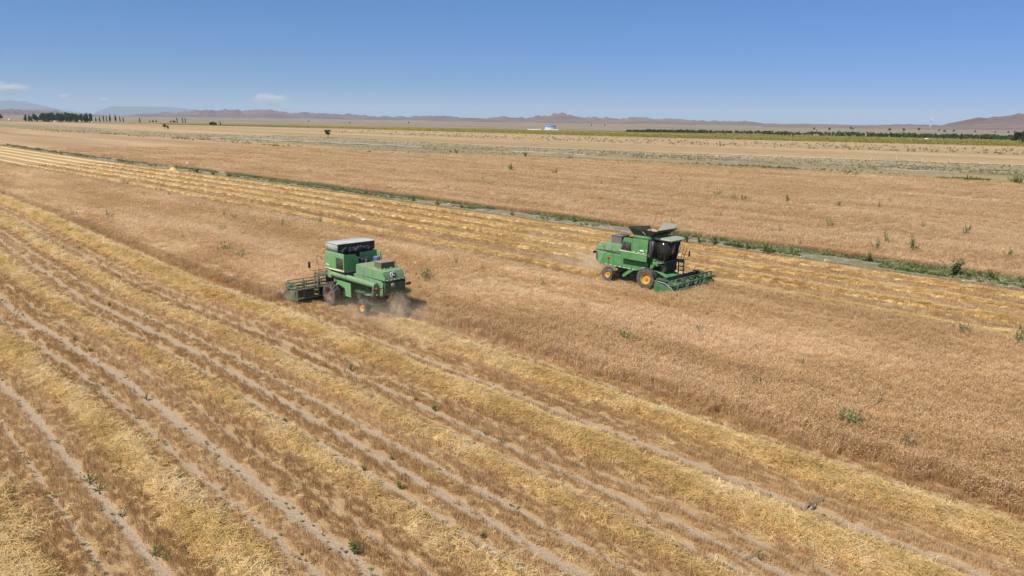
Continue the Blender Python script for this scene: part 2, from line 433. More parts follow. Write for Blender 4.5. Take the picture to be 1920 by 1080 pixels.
def stubble_piece(k, n=18):
    vs, fs, tn = [], [], []
    for i in range(n):
        b = RDv * random.uniform(-0.2, 0.2) + RNv * random.gauss(0, 0.028)
        h = random.uniform(0.07, 0.17); s = rdir(); t = random.random(); l = rdir() * random.uniform(0, 0.05)
        ribbon(vs, fs, tn, [b, b + l + Vector((0, 0, h))], [0.007, 0.006], t, s)
    for i in range(4):
        b = rdir() * random.uniform(0, 0.2); dd = rdir() * random.uniform(0.06, 0.16)
        ribbon(vs, fs, tn, [b - dd + Vector((0, 0, .015)), b + dd + Vector((0, 0, random.uniform(.02, .05)))], [0.006, 0.006], random.uniform(0.5, 1), Vector((-dd.y, dd.x, 0)).normalized())
    return piece_mesh('stubble_piece', vs, fs, tn, M['stubble'])
def straw_piece(k, n=16):
    vs, fs, tn = [], [], []
    for i in range(n):
        c = rdir() * 0.22 * random.random(); c.z = random.uniform(0.0, 0.07)
        dd = rdir(); L = random.uniform(0.12, 0.30); ar = random.uniform(0.0, 0.09); tl = random.uniform(-0.07, 0.10)
        q = [c + dd * (L * t) + Vector((0, 0, ar * (1 - t * t) + tl * t)) for t in (-1, 0, 1)]
        s = (Vector((-dd.y, dd.x, 0)) + Vector((0, 0, random.uniform(-.8, .8)))).normalized()
        ribbon(vs, fs, tn, q, [0.006, 0.008, 0.005], random.random(), s)
    return piece_mesh('straw_piece', vs, fs, tn, M['straw'])
def weed_piece(k, mat, n=40, r=0.16, h=0.22, lw=0.018):
    vs, fs, tn = [], [], []
    for i in range(n):
        d_ = rdir(); z = random.random(); b = d_ * r * 0.3 * random.random(); t = d_ * r * random.uniform(.4, 1) + Vector((0, 0, h * z))
        ribbon(vs, fs, tn, [b, (b + t) / 2 + Vector((0, 0, h * .18)), t], [lw * .4, lw, lw * .25], random.random(), rdir())
    return piece_mesh('weed_piece', vs, fs, tn, mat)
RDv, RNv = Vector(RD), Vector(RN)
def collection_of(name, meshes):
    c = bpy.data.collections.new(name)
    for me in meshes:
        c.objects.link(bpy.data.objects.new(me.name, me))
    return c
PC = {
    'wheat': collection_of('wheat_pieces', [wheat_piece(k) for k in range(5)]),
    'wheat_far': collection_of('wheat_far_pieces', [wheat_piece(k, 22, 0.34, 2.0) for k in range(4)]),
    'stubble': collection_of('stubble_pieces', [stubble_piece(k) for k in range(5)]),
    'straw': collection_of('straw_pieces', [straw_piece(k) for k in range(6)]),
    'weed': collection_of('weed_pieces', [weed_piece(k, M['weed']) for k in range(4)]),
    'weed_pale': collection_of('weed_pale_pieces', [weed_piece(k, M['weed_pale']) for k in range(4)]),
    'weed_grey': collection_of('weed_grey_pieces', [weed_piece(k, M['weed_grey'], 30, 0.22, 0.35) for k in range(4)]),
    'flower': collection_of('flower_pieces', [weed_piece(k, M['flower'], 14, 0.5, 0.4, 0.12) for k in range(3)]),
}
def scatter_group(name, coll):
    ng = bpy.data.node_groups.new(name, 'GeometryNodeTree')
    ng.interface.new_socket('Geometry', in_out='INPUT', socket_type='NodeSocketGeometry')
    ng.interface.new_socket('Geometry', in_out='OUTPUT', socket_type='NodeSocketGeometry')
    N = ng.nodes; L = ng.links
    gi = N.new('NodeGroupInput'); go = N.new('NodeGroupOutput')
    ci = N.new('GeometryNodeCollectionInfo'); ci.inputs['Collection'].default_value = coll
    ci.inputs['Separate Children'].default_value = True; ci.inputs['Reset Children'].default_value = True
    ip = N.new('GeometryNodeInstanceOnPoints'); ip.inputs['Pick Instance'].default_value = True
    def named(n, t='FLOAT'):
        a = N.new('GeometryNodeInputNamedAttribute'); a.data_type = t; a.inputs['Name'].default_value = n
        return next(s for s in a.outputs if s.enabled and s.name == 'Attribute')
    rx = N.new('FunctionNodeRandomValue'); rx.data_type = 'INT'; rx.inputs[4].default_value = 0; rx.inputs[5].default_value = 40
    L.new(rx.outputs[2], ip.inputs['Instance Index'])
    cx = N.new('ShaderNodeCombineXYZ')
    L.new(named('tx'), cx.inputs[0]); L.new(named('ty'), cx.inputs[1]); L.new(named('rz'), cx.inputs[2])
    er = N.new('FunctionNodeEulerToRotation'); L.new(cx.outputs[0], er.inputs[0])
    L.new(er.outputs[0], ip.inputs['Rotation'])
    sx = N.new('ShaderNodeCombineXYZ'); s = named('sc'); h = named('sh')
    L.new(s, sx.inputs[0]); L.new(s, sx.inputs[1]); L.new(h, sx.inputs[2]); L.new(sx.outputs[0], ip.inputs['Scale'])
    L.new(gi.outputs[0], ip.inputs['Points']); L.new(ci.outputs[0], ip.inputs['Instance'])
    L.new(ip.outputs[0], go.inputs[0])
    return ng
SG = {k: scatter_group('scatter_' + k, c) for k, c in PC.items()}
NINST = 0
def scatter(name, A, kind, sc, sh=None, tilt=0.12, rz=None, parent=None):
    """one object of uncountable plant matter: points A carry copies of the small pieces"""
    global NINST
    n = len(A); NINST += n
    me = np_mesh(name, A, [])
    sc = np.broadcast_to(np.asarray(sc, float), (n,)); sh = sc if sh is None else np.broadcast_to(np.asarray(sh, float), (n,))
    fattr(me, 'sc', sc); fattr(me, 'sh', sh)
    fattr(me, 'tx', rng.normal(0, tilt, n)); fattr(me, 'ty', rng.normal(0, tilt, n))
    fattr(me, 'rz', rng.random(n) * 2 * math.pi if rz is None else np.broadcast_to(rz, (n,)))
    o = link(bpy.data.objects.new(name, me), parent)
    md = o.modifiers.new('scatter', 'NODES'); md.node_group = SG[kind]
    o['kind'] = 'stuff'
    return o
def uv_to_xyz(U, V, Z=0.0):
    Z = np.broadcast_to(Z, U.shape)
    return np.stack([RD[0] * U + RN[0] * V, RD[1] * U + RN[1] * V, Z], -1)
def rand_points(u0, u1, v0, v1, dens0, dref, power, dmax, keep=None, bendf=None):
    """random points, thinned with distance, kept where the photograph can see them"""
    out = []
    edges = np.concatenate([np.arange(u0, min(u1, 60), 10), np.arange(max(60, u0), u1, 20), [u1]]) if u1 > 60 else np.concatenate([np.arange(u0, u1, 10), [u1]])
    for a, b in zip(edges[:-1], edges[1:]):
        n = int((b - a) * (v1 - v0) * dens0)
        if n < 1: continue
        U = rng.uniform(a, b, n); V = rng.uniform(v0, v1, n)
        d = np.hypot(np.hypot(U, V), CAMH)
        pr = np.minimum(1, (dref / d) ** power) * (d < dmax)
        k = rng.random(n) < pr
        if keep is not None: k &= keep(U, V)
        U, V = U[k], V[k]
        if bendf is not None: V = V + bendf(U)
        A = uv_to_xyz(U, V)
        out.append(A[in_view(A)])
    return np.concatenate(out) if out else np.zeros((0, 3))
def dist(A): return np.linalg.norm(A - CP, axis=1)

# ------------------------------------------------------------------ standing crop between the two machines
LC, RC = (39.9, 24.2), (29.5, 43.2)         # front axle of each machine on the ground (u, v)
CUT_L, CUT_R = 43.0, 26.4                   # where each cutter bar stands
def near_edge(u):                           # camera-side edge of the standing crop
    return np.where(u > CUT_L, 21.45 + 0.8 * bend_near(u), 25.75)
def far_edge(u):
    return np.where(u < CUT_R, 45.9, 40.1 + bend_far(u))
M['canopy'] = field_mat('wheat_canopy', (0.45, 0.30, 0.15), (0.56, 0.39, 0.215), (0.66, 0.475, 0.285), 0.12, 5.0, (5, 1), 0.10)
def canopy(name, u_list, e0, e1, z, inset, nv, mat):
    us = np.asarray(u_list, float); T = np.linspace(0, 1, nv)
    a = e0(us) + inset; b = e1(us) - inset
    U = np.repeat(us[:, None], nv, 1); V = a[:, None] + (b - a)[:, None] * T[None]
    Z = z + 0.16 * (fbm(U * 0.8, V * 0.8, 3) - 0.45)
    A = uv_to_xyz(U, V, Z).reshape(-1, 3)
    n, k = U.shape; i = np.arange(n * k).reshape(n, k)
    F = [tuple(q) for q in np.stack([i[:-1, :-1], i[:-1, 1:], i[1:, 1:], i[1:, :-1]], -1).reshape(-1, 4)]
    nb = len(A)                             # skirt down to the soil all round
    loop = list(i[0, :]) + list(i[1:, -1]) + list(i[-1, -2::-1]) + list(i[-2:0:-1, 0])
    B = A[loop].copy(); B[:, 2] = -0.05
    A = np.concatenate([A, B]); q = len(loop)
    F += [(loop[j], nb + j, nb + (j + 1) % q, loop[(j + 1) % q]) for j in range(q)]
    return np_mesh(name, A, F, (mat,), smooth=False)
us_c = np.concatenate([np.arange(-28, CUT_R - 0.3, 0.7), np.arange(CUT_R + 0.5, CUT_L - 0.5, 0.7), np.arange(CUT_L + 0.5, 110, 0.9), np.arange(110, 420, 6)])
wc = link(bpy.data.objects.new('wheat_crop', canopy('wheat_crop', us_c, near_edge, far_edge, 0.44, 0.45, 30, M['canopy'])))
tag(wc, 'ripe standing wheat between the two harvesters', 'wheat', kind='stuff')
def in_crop(U, V): return (V > near_edge(U)) & (V < far_edge(U))
A = rand_points(-28, 330, 19, 47, 34, 34, 1.45, 330, in_crop)
d_ = dist(A); grow = np.clip(d_ / 45, 1, 2.6)
n1 = vnoise(A[:, 0] * 0.13, A[:, 1] * 0.13)
scatter('wheat_stalks', A[d_ < 75], 'wheat', (0.95 + 0.3 * rng.random(len(A)) * grow)[d_ < 75], (0.78 + 0.22 * rng.random(len(A)) + 0.34 * n1)[d_ < 75], 0.10, parent=wc)
scatter('wheat_stalks', A[d_ >= 75], 'wheat_far', (1.0 + 0.25 * grow * rng.random(len(A)))[d_ >= 75], (0.78 + 0.25 * rng.random(len(A)) + 0.2 * n1)[d_ >= 75], 0.08, parent=wc)
# dense wall of stalks along the cut edge
ue = np.concatenate([rng.uniform(-28, CUT_L, 3600), rng.uniform(CUT_L, 120, 3000)])
ve = near_edge(ue) + rng.normal(0.30, 0.34, len(ue)) + 0.5 * (vnoise(ue * 0.5, ue * 0) - 0.5)
E_ = uv_to_xyz(ue, ve); E_ = E_[in_view(E_)]
scatter('wheat_stalks', E_, 'wheat', 0.9 + 0.3 * rng.random(len(E_)), 0.45 + 0.5 * rng.random(len(E_)), 0.28, parent=wc)

# ------------------------------------------------------------------ stubble
def off_tracks(tracks):
    def k(U, V):
        b = track_profile(V, tracks)
        return (rng.random(U.shape) > b * 1.05) & (fbm(U * 0.03, V * 4.0, 3) + 0.35 * rng.random(U.shape) > 0.36)
    return k
def keep_near(U, V):
    return off_tracks(NEAR_TRACKS)(U, V) & (V + bend_near(U) < near_edge(U) + 0.15)
A = rand_points(-8, 160, -8, 26.2, 40, 30, 1.7, 170, keep_near, bend_near)
d_ = dist(A); ang = math.atan2(RD[1], RD[0])
so = scatter('stubble', A, 'stubble', np.clip(d_ / 32, 0.95, 2.4), 0.85 + 0.5 * rng.random(len(A)), 0.08, rz=rng.choice([0, math.pi], len(A)) + rng.normal(0, .15, len(A)))
tag(so, 'short cut wheat stubble standing in drilled lines on the harvested field', 'stubble', kind='stuff')
def keep_far(U, V):
    return off_tracks(FAR_TRACKS)(U, V) & (V > far_edge(U) - bend_far(U) * (U > CUT_R))
A = rand_points(-10, 200, 39.9, 62.4, 12, 60, 1.6, 210, keep_far, bend_far)
d_ = dist(A)
so = scatter('stubble', A, 'stubble', np.clip(d_ / 38, 1.2, 2.6), 1.0 + 0.5 * rng.random(len(A)), 0.08, rz=rng.choice([0, math.pi], len(A)) + rng.normal(0, .15, len(A)))
tag(so, 'short brown stubble on the strip beside the ditch', 'stubble', kind='stuff')

# ------------------------------------------------------------------ windrows of straw
def straw_bed():
    mt, nt, out = new_mat('straw_bed')
    f = noise(nt, 9, 5, 0.75, row_pos(nt, 1.6, 1)); g = noise(nt, 1.2, 3, 0.6, pos(nt))
    c = ramp(nt, math_(nt, 'ADD', math_(nt, 'MULTIPLY', f, 0.7), math_(nt, 'MULTIPLY', g, 0.3)), [(0.36, (0.46, 0.31, 0.13)), (0.5, (0.64, 0.46, 0.21)), (0.63, (0.77, 0.59, 0.31))])
    principled(nt, out, c, 0.95, bump(nt, f, 0.08), 0.1)
    return mt
M['straw_bed'] = straw_bed()
def windrow(c, w, h, u0, u1, bendf, label, group, dens=40, loose=0.5, smax=2.2, hmul=1.0):
    us = np.concatenate([np.arange(u0, min(u1, 70), 0.22), np.arange(max(70, u0), min(u1, 160), 0.6), np.arange(max(160, u0), u1, 5)]) if u1 > 70 else np.arange(u0, u1, 0.22)
    nT = 11; T = np.linspace(-1, 1, nT)
    sd_ = c * 3.7
    wob = 0.35 * (fbm(us * 0.16 + sd_, us * 0 + sd_, 3) - 0.45)
    ww = w * 0.5 * (0.55 + 1.0 * fbm(us * 0.3 + sd_, us * 0 + 5 + sd_, 4))
    hh = h * (0.45 + 1.1 * fbm(us * 0.45 + 9 + sd_, us * 0 + sd_, 4))
    U = np.repeat(us[:, None], nT, 1)
    V = c + bendf(us)[:, None] + wob[:, None] + ww[:, None] * T[None]
    lump = fbm(U * 1.6 + sd_, V * 2.5, 3)
    prof = np.clip(1 - T ** 2, 0, 1)[None] ** 0.8
    Z = -0.03 + hh[:, None] * prof * (0.55 + 0.9 * lump) + 0.03 * prof
    A = uv_to_xyz(U, V, Z).reshape(-1, 3)
    n, k = U.shape; i = np.arange(n * k).reshape(n, k)
    F = np.stack([i[:-1, :-1], i[:-1, 1:], i[1:, 1:], i[1:, :-1]], -1).reshape(-1, 4)
    me = np_mesh('straw_windrow', A, F, (M['straw_bed'],), smooth=True)
    o = link(bpy.data.objects.new('straw_windrow', me)); tag(o, label, 'windrow', group)
    # loose straw lying on it
    N_ = int((u1 - u0) * w * dens * 1.3)
    ui = rng.uniform(0, 1, N_) ** 1.0 * (len(us) - 1)
    uu = rng.uniform(u0, u1, N_); j = np.interp(uu, us, np.arange(len(us)))
    tt = np.clip(rng.normal(0, loose, N_), -1.4, 1.4)
    j0 = np.clip(np.round(j).astype(int), 0, len(us) - 1)
    vv = c + bendf(uu) + wob[j0] + ww[j0] * tt
    kk = np.clip(((tt + 1) * 0.5 * (nT - 1)).round().astype(int), 0, nT - 1)
    zz = np.maximum(Z[j0, kk], 0.0) + rng.uniform(0.0, 0.03, N_)
    B = uv_to_xyz(uu, vv, zz)
    dd = dist(B)
    kp = in_view(B) & (rng.random(N_) < np.minimum(1, (34 / dd) ** 1.5)) & (dd < 190) & (rng.random(N_) < 0.35 + 1.3 * fbm(uu * .5 + sd_, tt * .8, 3))
    B = B[kp]; dd = dd[kp]
    if len(B):
        scatter('loose_straw', B, 'straw', np.clip(dd / 40, 0.9, smax) * rng.uniform(.8, 1.2, len(B)), np.clip(dd / 55, 0.9, 1.5) * hmul, 0.28 * hmul, parent=o)
    return o
near_lab = {23.35: ('golden straw windrow trailing behind the harvester beside the standing wheat', 115, .48),
            19.5: ('wide golden straw windrow, second from the cut wheat edge', 110, .48),
            15.7: ('thin scattered straw windrow, third from the cut wheat edge', 42, .65),
            11.55: ('very sparse straw windrow, fourth from the cut wheat edge', 32, .75),
            6.95: ('patchy straw windrow beside the weedy wheel tracks', 55, .6),
            2.45: ('thick pale straw windrow beyond the weedy wheel tracks', 110, .5)}
for c, w, h in NEAR_W:
    lab, dn, lo = near_lab.get(c, ('golden straw windrow lying on the stubble away from the wheat', 40, .5))
    if c < 0: continue
    windrow(c, w, h, -6, 33.2 if c > 23 else 330, bend_near, lab, 'straw windrows on the near stubble', dn, lo)
# straw row ahead of the near harvester continues as the row cut on the pass before
far_lab = ['straw windrow left by the far harvester beside the standing wheat', 'straw windrow on the far strip, next to the uncut wheat ahead of the harvester',
           'straw windrow in the middle of the far harvested strip', 'straw windrow on the far strip, second from the weedy ditch', 'straw windrow on the far strip, next to the weedy ditch']
for (c, w, h), lab in zip(FAR_W, far_lab):
    windrow(c, w, h, 34.6 if c < 44 else -12, 520, bend_far, lab, 'straw windrows on the far strip', 60, .36, 1.1, .65)

def keep_loose(U, V): return (V + bend_near(U) < near_edge(U) - .1) & (fbm(U * .12, V * .8, 3) + .3 * rng.random(U.shape) > .64) & (track_profile(V, NEAR_TRACKS) < .4)
A = rand_points(-6, 120, -2, 25.6, 3.5, 30, 1.6, 130, keep_loose, bend_near); A[:, 2] += .07
o = scatter('scattered_straw', A, 'straw', np.clip(dist(A) / 40, .8, 1.8) * rng.uniform(.6, 1.1, len(A)), .6, .15); tag(o, 'loose straw strewn over the stubble between windrows', 'straw', kind='stuff')
# ------------------------------------------------------------------ ditch bank
def bank_mat():
    mt, nt, out = new_mat('ditch_bank')
    f = noise(nt, 3.2, 6, 0.75, row_pos(nt, 2.5, 1)); g = noise(nt, 0.9, 5, 0.7, row_pos(nt, 2, 1))
    soil = ramp(nt, f, [(0.40, (0.18, 0.14, 0.095)), (0.5, (0.30, 0.245, 0.175)), (0.60, (0.45, 0.385, 0.31))])
    c = mixc(nt, ramp(nt, g, [(0.40, (0, 0, 0)), (0.58, (0.85,) * 3)]), soil, (0.19, 0.19, 0.10))
    principled(nt, out, c, 0.95, bump(nt, f, 0.15), 0.1)
    return mt
M['bank'] = bank_mat()
us = np.concatenate([np.arange(-30, 200, 0.6), np.arange(200, 620, 8)]); T = np.linspace(0, 1, 10)
U = np.repeat(us[:, None], 10, 1); V = 62.4 + bend_far(us)[:, None] + T[None] * 3.4
Z = 0.03 + 0.28 * np.sin(T * math.pi)[None] * (0.4 + 1.0 * fbm(U * 0.4, V * 0.8, 3)) - 0.25 * np.exp(-((T - 0.75) / 0.12) ** 2)[None] + 0.05
i = np.arange(U.size).reshape(U.shape)
me = np_mesh('ditch_bank', uv_to_xyz(U, V, Z).reshape(-1, 3), np.stack([i[:-1, :-1], i[:-1, 1:], i[1:, 1:], i[1:, :-1]], -1).reshape(-1, 4), (M['bank'],), smooth=True)
tag(link(bpy.data.objects.new('ditch_bank', me)), 'stony grey ditch bank overgrown with weeds', kind='structure')
A = rand_points(-15, 330, 62.8, 66.6, 26, 70, 1.0, 420, lambda U, V: fbm(U * 0.22, V * 0.3, 3) + 0.2 * rng.random(U.shape) - 0.05 * (V < 64) - 0.13 * (U > 38) + 0.05 * (U > 120) > 0.46, bend_far)
A[:, 2] += 0.12
o = scatter('ditch_weeds', A, 'weed_pale', rng.uniform(1.0, 2.2, len(A)), rng.uniform(0.7, 1.8, len(A)), 0.15)
tag(o, 'low green weeds matted along the ditch bank', 'weeds', kind='stuff')
def stone_mesh(k):
    bm = bmesh.new(); bmesh.ops.create_icosphere(bm, subdivisions=1, radius=1)
    for q in bm.verts: q.co *= random.uniform(.7, 1.2); q.co.z *= .6
    me = bpy.data.meshes.new('stone'); bm.to_mesh(me); bm.free(); me.materials.append(M['concrete']); fattr(me, 'tint', [0.5] * len(me.vertices)); return me
PC['stone'] = collection_of('stones', [stone_mesh(k) for k in range(4)]); SG['stone'] = scatter_group('scatter_stone', PC['stone'])
A = rand_points(-15, 140, 62.5, 65.2, 5, 75, 1.2, 170, lambda U, V: fbm(U * 0.15, V * 0.3, 2) > 0.40, bend_far); A[:, 2] += 0.10
o = scatter('ditch_stones', A, 'stone', rng.uniform(.05, .17, len(A)), None, .3); tag(o, 'pale stones and clods on the ditch bank', 'stones', kind='stuff')

# ------------------------------------------------------------------ fields beyond the ditch
def poly_y(pts, x):
    return np.interp(x, [p[0] for p in pts], [p[1] for p in pts])
def field(name, near, far, h, mat, label, cat, rough=0.1, nx=150, nt_=24, x0=-260, x1=2180, z0=0.0):
    """a field between two edges that were measured on the photograph and laid on the plain"""
    xs = np.linspace(x0, x1, nx)
    a = np.array([ground(x, poly_y(near, x)) for x in xs]); b = np.array([ground(x, poly_y(far, x)) for x in xs])
    T = np.linspace(0, 1, nt_) ** 1.4
    A = a[:, None, :] + (b - a)[:, None, :] * T[None, :, None]
    A[..., 2] = z0 + h + rough * (fbm(A[..., 0] * 0.25, A[..., 1] * 0.25, 4) - 0.45)
    i = np.arange(nx * nt_).reshape(nx, nt_)
    F = [tuple(q) for q in np.stack([i[:-1, :-1], i[1:, :-1], i[1:, 1:], i[:-1, 1:]], -1).reshape(-1, 4)]
    loop = list(i[:, 0]) + list(i[-1, 1:]) + list(i[-2::-1, -1]) + list(i[0, -2:0:-1])
    V = A.reshape(-1, 3); nb = len(V); B = V[loop].copy(); B[:, 2] = -0.2
    V = np.concatenate([V, B]); q = len(loop)
    F += [(loop[j], nb + j, nb + (j + 1) % q, loop[(j + 1) % q]) for j in range(q)]
    o = link(bpy.data.objects.new(name, np_mesh(name, V, F, (mat,))))
    return tag(o, label, cat, kind='stuff')
E1 = [(-260, 232), (0, 240), (200, 252), (377, 263), (640, 284), (1000, 297), (1480, 319), (1920, 347), (2180, 362)]     # end of the far wheat field
E2 = [(-260, 225), (0, 234), (200, 249), (377, 259), (640, 270), (960, 285), (1280, 301), (1920, 331), (2180, 344)]       # near side of the grey weed strip
E3 = [(-260, 222), (0, 230), (170, 240), (320, 249), (640, 258), (960, 276), (1280, 288), (1920, 311), (2180, 322)]       # far side of it
E4 = [(-260, 219), (0, 227.5), (300, 233.5), (640, 241), (1280, 259.5), (1920, 275), (2180, 282)]                         # near side of the sunflowers
E5 = [(-260, 218.6), (0, 226.8), (300, 232), (640, 238), (960, 244.5), (1280, 250.5), (1920, 264.5), (2180, 270)]
M['far_wheat'] = field_mat('far_wheat', (0.37, 0.235, 0.12), (0.465, 0.305, 0.17), (0.55, 0.375, 0.225), 0.05, 1.6, (12, 1), 0.25)
M['far_wheat_b'] = field_mat('far_wheat_weedy', (0.27, 0.215, 0.11), (0.40, 0.28, 0.15), (0.49, 0.335, 0.19), 0.03, 1.2, (12, 1), 0.3, (0.12, 0.56, (0.22, 0.21, 0.09), (3, 1)))
M['far_wheat_c'] = field_mat('far_wheat_pale', (0.36, 0.245, 0.125), (0.46, 0.315, 0.165), (0.53, 0.37, 0.205), 0.02, 0.4, (14, 1), 0.3, (0.10, 0.60, (0.25, 0.22, 0.13), (2, 1)))
M['grey_strip'] = field_mat('grey_weeds', (0.29, 0.235, 0.135), (0.38, 0.295, 0.18), (0.45, 0.35, 0.225), 0.03, 0.9, (5, 1), 0.4, (0.25, 0.58, (0.13, 0.15, 0.08), (2, 1)))
M['sunflower'] = field_mat('sunflower_field', (0.16, 0.14, 0.045), (0.24, 0.20, 0.045), (0.34, 0.265, 0.045), 0.01, 0.25, (6, 1), 0.5)
# far wheat in row coordinates near the ditch, measured edge behind
E0 = []
for u in np.concatenate([np.arange(-22, 120, 4), np.arange(120, 700, 20)]):
    q = np.array(P(u, 66.0 + bend_far(u))); x, y, w = project(q[None]); E0.append((float(x[0]), float(y[0])))
E0.sort()
fw = field('far_wheat_field', E0, E1, 0.36, M['far_wheat'], 'broad ripe wheat field beyond the weedy ditch', 'wheat', 0.35, 260, 60)
def keep_fw(U, V):
    A = uv_to_xyz(U, V); x, y, w = project(A); return (y > poly_y(E1, x)) & (V > 65.9 + bend_far(U))
A = rand_points(-30, 330, 55, 180, 5, 70, 1.5, 300, keep_fw)
d_ = dist(A)
scatter('wheat_stalks', A, 'wheat_far', np.clip(d_ / 85, 1.1, 2.6) * rng.uniform(.9, 1.2, len(A)), 0.82 + 0.3 * rng.random(len(A)) + 0.15 * vnoise(A[:, 0] * .08, A[:, 1] * .08), 0.08, parent=fw)
ue = rng.uniform(-25, 150, 9000); ve = 66.0 + bend_far(ue) + np.abs(rng.normal(0, .35, len(ue)))
A = uv_to_xyz(ue, ve); A = A[in_view(A)]
scatter('wheat_stalks', A, 'wheat_far', rng.uniform(.8, 1.1, len(A)), rng.uniform(.85, 1.15, len(A)), .1, parent=fw)
field('weedy_wheat_patch', E1, E2, 0.30, M['far_wheat_b'], 'weedy yellow-brown wheat patch in front of the grey strip', 'wheat', 0.25, 160, 14)
field('grey_weed_strip', E2, E3, 0.12, M['grey_strip'], 'strip of grey dry weeds along the post fence', 'weeds', 0.3, 160, 14)
field('pale_wheat_field', E3, E4, 0.35, M['far_wheat_c'], 'pale wheat field between the grey strip and the sunflowers', 'wheat', 0.2, 160, 20)
sf = field('sunflower_field', E4, E5, 1.1, M['sunflower'], 'yellow-green band of flowering sunflowers', 'sunflowers', 0.3, 160, 12, x0=240)
def band_points(n, near, far, x0, x1, z=0.0, tp=1.0):
    x = rng.uniform(x0, x1, n); t = rng.random(n) ** tp
    y = poly_y(near, x) + (poly_y(far, x) - poly_y(near, x)) * t
    d = Fv[None] + Rv[None] * ((x - 960) / FPX)[:, None] - Uv[None] * ((y - 540) / FPX)[:, None]
    s = (z - CAMH) / d[:, 2]
    return CP + d * s[:, None]
A = band_points(9000, E4, E5, 300, 2150, 1.0)
scatter('sunflower_heads', A, 'flower', rng.uniform(.8, 1.5, len(A)), None, .1, parent=sf)
A = band_points(2600, E2, E3, -100, 2150)
o = scatter('strip_weeds', A, 'weed_grey', rng.uniform(1.0, 2.6, len(A)), rng.uniform(.8, 2.0, len(A)), .12); tag(o, 'dry grey weeds standing on the strip by the fence', 'weeds', kind='stuff')
A = band_points(2600, [(x, y - 1) for x, y in E2], [(x, y - 9) for x, y in E2], -100, 2150)
A = A[fbm(A[:, 0] * .02, A[:, 1] * .02, 3) > .42]
o = scatter('strip_green_weeds', A, 'weed_pale', rng.uniform(1.2, 3.2, len(A)), rng.uniform(1.0, 2.4, len(A)), .12); tag(o, 'green weeds along the near edge of the grey strip', 'weeds', kind='stuff')
A = band_points(1500, [(x, y + 2) for x, y in E1], [(x, y - 1.5) for x, y in E1], 60, 2150)
A = A[(fbm(A[:, 0] * .03, A[:, 1] * .03, 3) > .44)]
o = scatter('boundary_weeds', A, 'weed', rng.uniform(2.2, 4.5, len(A)), rng.uniform(2.4, 5.0, len(A)), .12); tag(o, 'dark green weeds along the far edge of the wheat field', 'weeds', kind='stuff')
A = band_points(1500, [(x, y + 3) for x, y in E1], [(x, y - 1.5) for x, y in E1], 985, 1500)
o = scatter('boundary_grass', A, 'weed_pale', rng.uniform(2.0, 4.0, len(A)), rng.uniform(1.6, 3.4, len(A)), .12); tag(o, 'fresh green grass strip between the far wheat and the weedy patch', 'grass', kind='stuff')
A = band_points(2200, E1, E2, 0, 2150, .25); A = A[fbm(A[:, 0] * .015, A[:, 1] * .03, 3) > .46]
o = scatter('patch_weeds', A, 'weed_pale', rng.uniform(1.2, 3.4, len(A)), rng.uniform(.8, 1.8, len(A)), .12); tag(o, 'green weeds growing through the weedy wheat patch', 'weeds', kind='stuff')
mid1 = [(x, y - 4 - (x > 900) * 3) for x, y in E3]; mid2 = [(x, y - 14 - (x > 900) * 6) for x, y in E3]
A = band_points(900, [(x, 0.45 * poly_y(E3, x) + 0.55 * poly_y(E4, x)) for x in range(-100, 2200, 100)], [(x, 0.12 * poly_y(E3, x) + 0.88 * poly_y(E4, x)) for x in range(-100, 2200, 100)], 600, 2150, .3)
o = scatter('field_weeds', A, 'weed_grey', rng.uniform(1.5, 4.5, len(A)), rng.uniform(1.5, 3.5, len(A)), .12); tag(o, 'dull weeds dotted through the pale wheat field', 'weeds', kind='stuff')
# gravel track at the near side of the grey strip
M['gravel'] = field_mat('pale_gravel', (0.36, 0.30, 0.24), (0.46, 0.40, 0.33), (0.55, 0.48, 0.41), 0.06, 2.0, (3, 1), 0.1)
for x0, x1 in ((395, 560), (560, 790), (960, 1100), (1340, 1400), (1660, 1800)):
    xs = np.linspace(x0, x1, 16); vv = []; ff = []
    for k, x in enumerate(xs):
        yy = poly_y(E2, x) - 1.5 + .5 * math.sin(x * .1)
        vv += [tuple(ground(x, yy, 0.32)), tuple(ground(x, yy - 1.3, 0.32))]
        if k: ff.append((2 * k - 2, 2 * k, 2 * k + 1, 2 * k - 1))
    tag(link(bpy.data.objects.new('gravel_path', np_mesh('gravel_path', vv, ff, (M['gravel'],)))), 'pale gravel path along the grey weed strip', kind='structure')

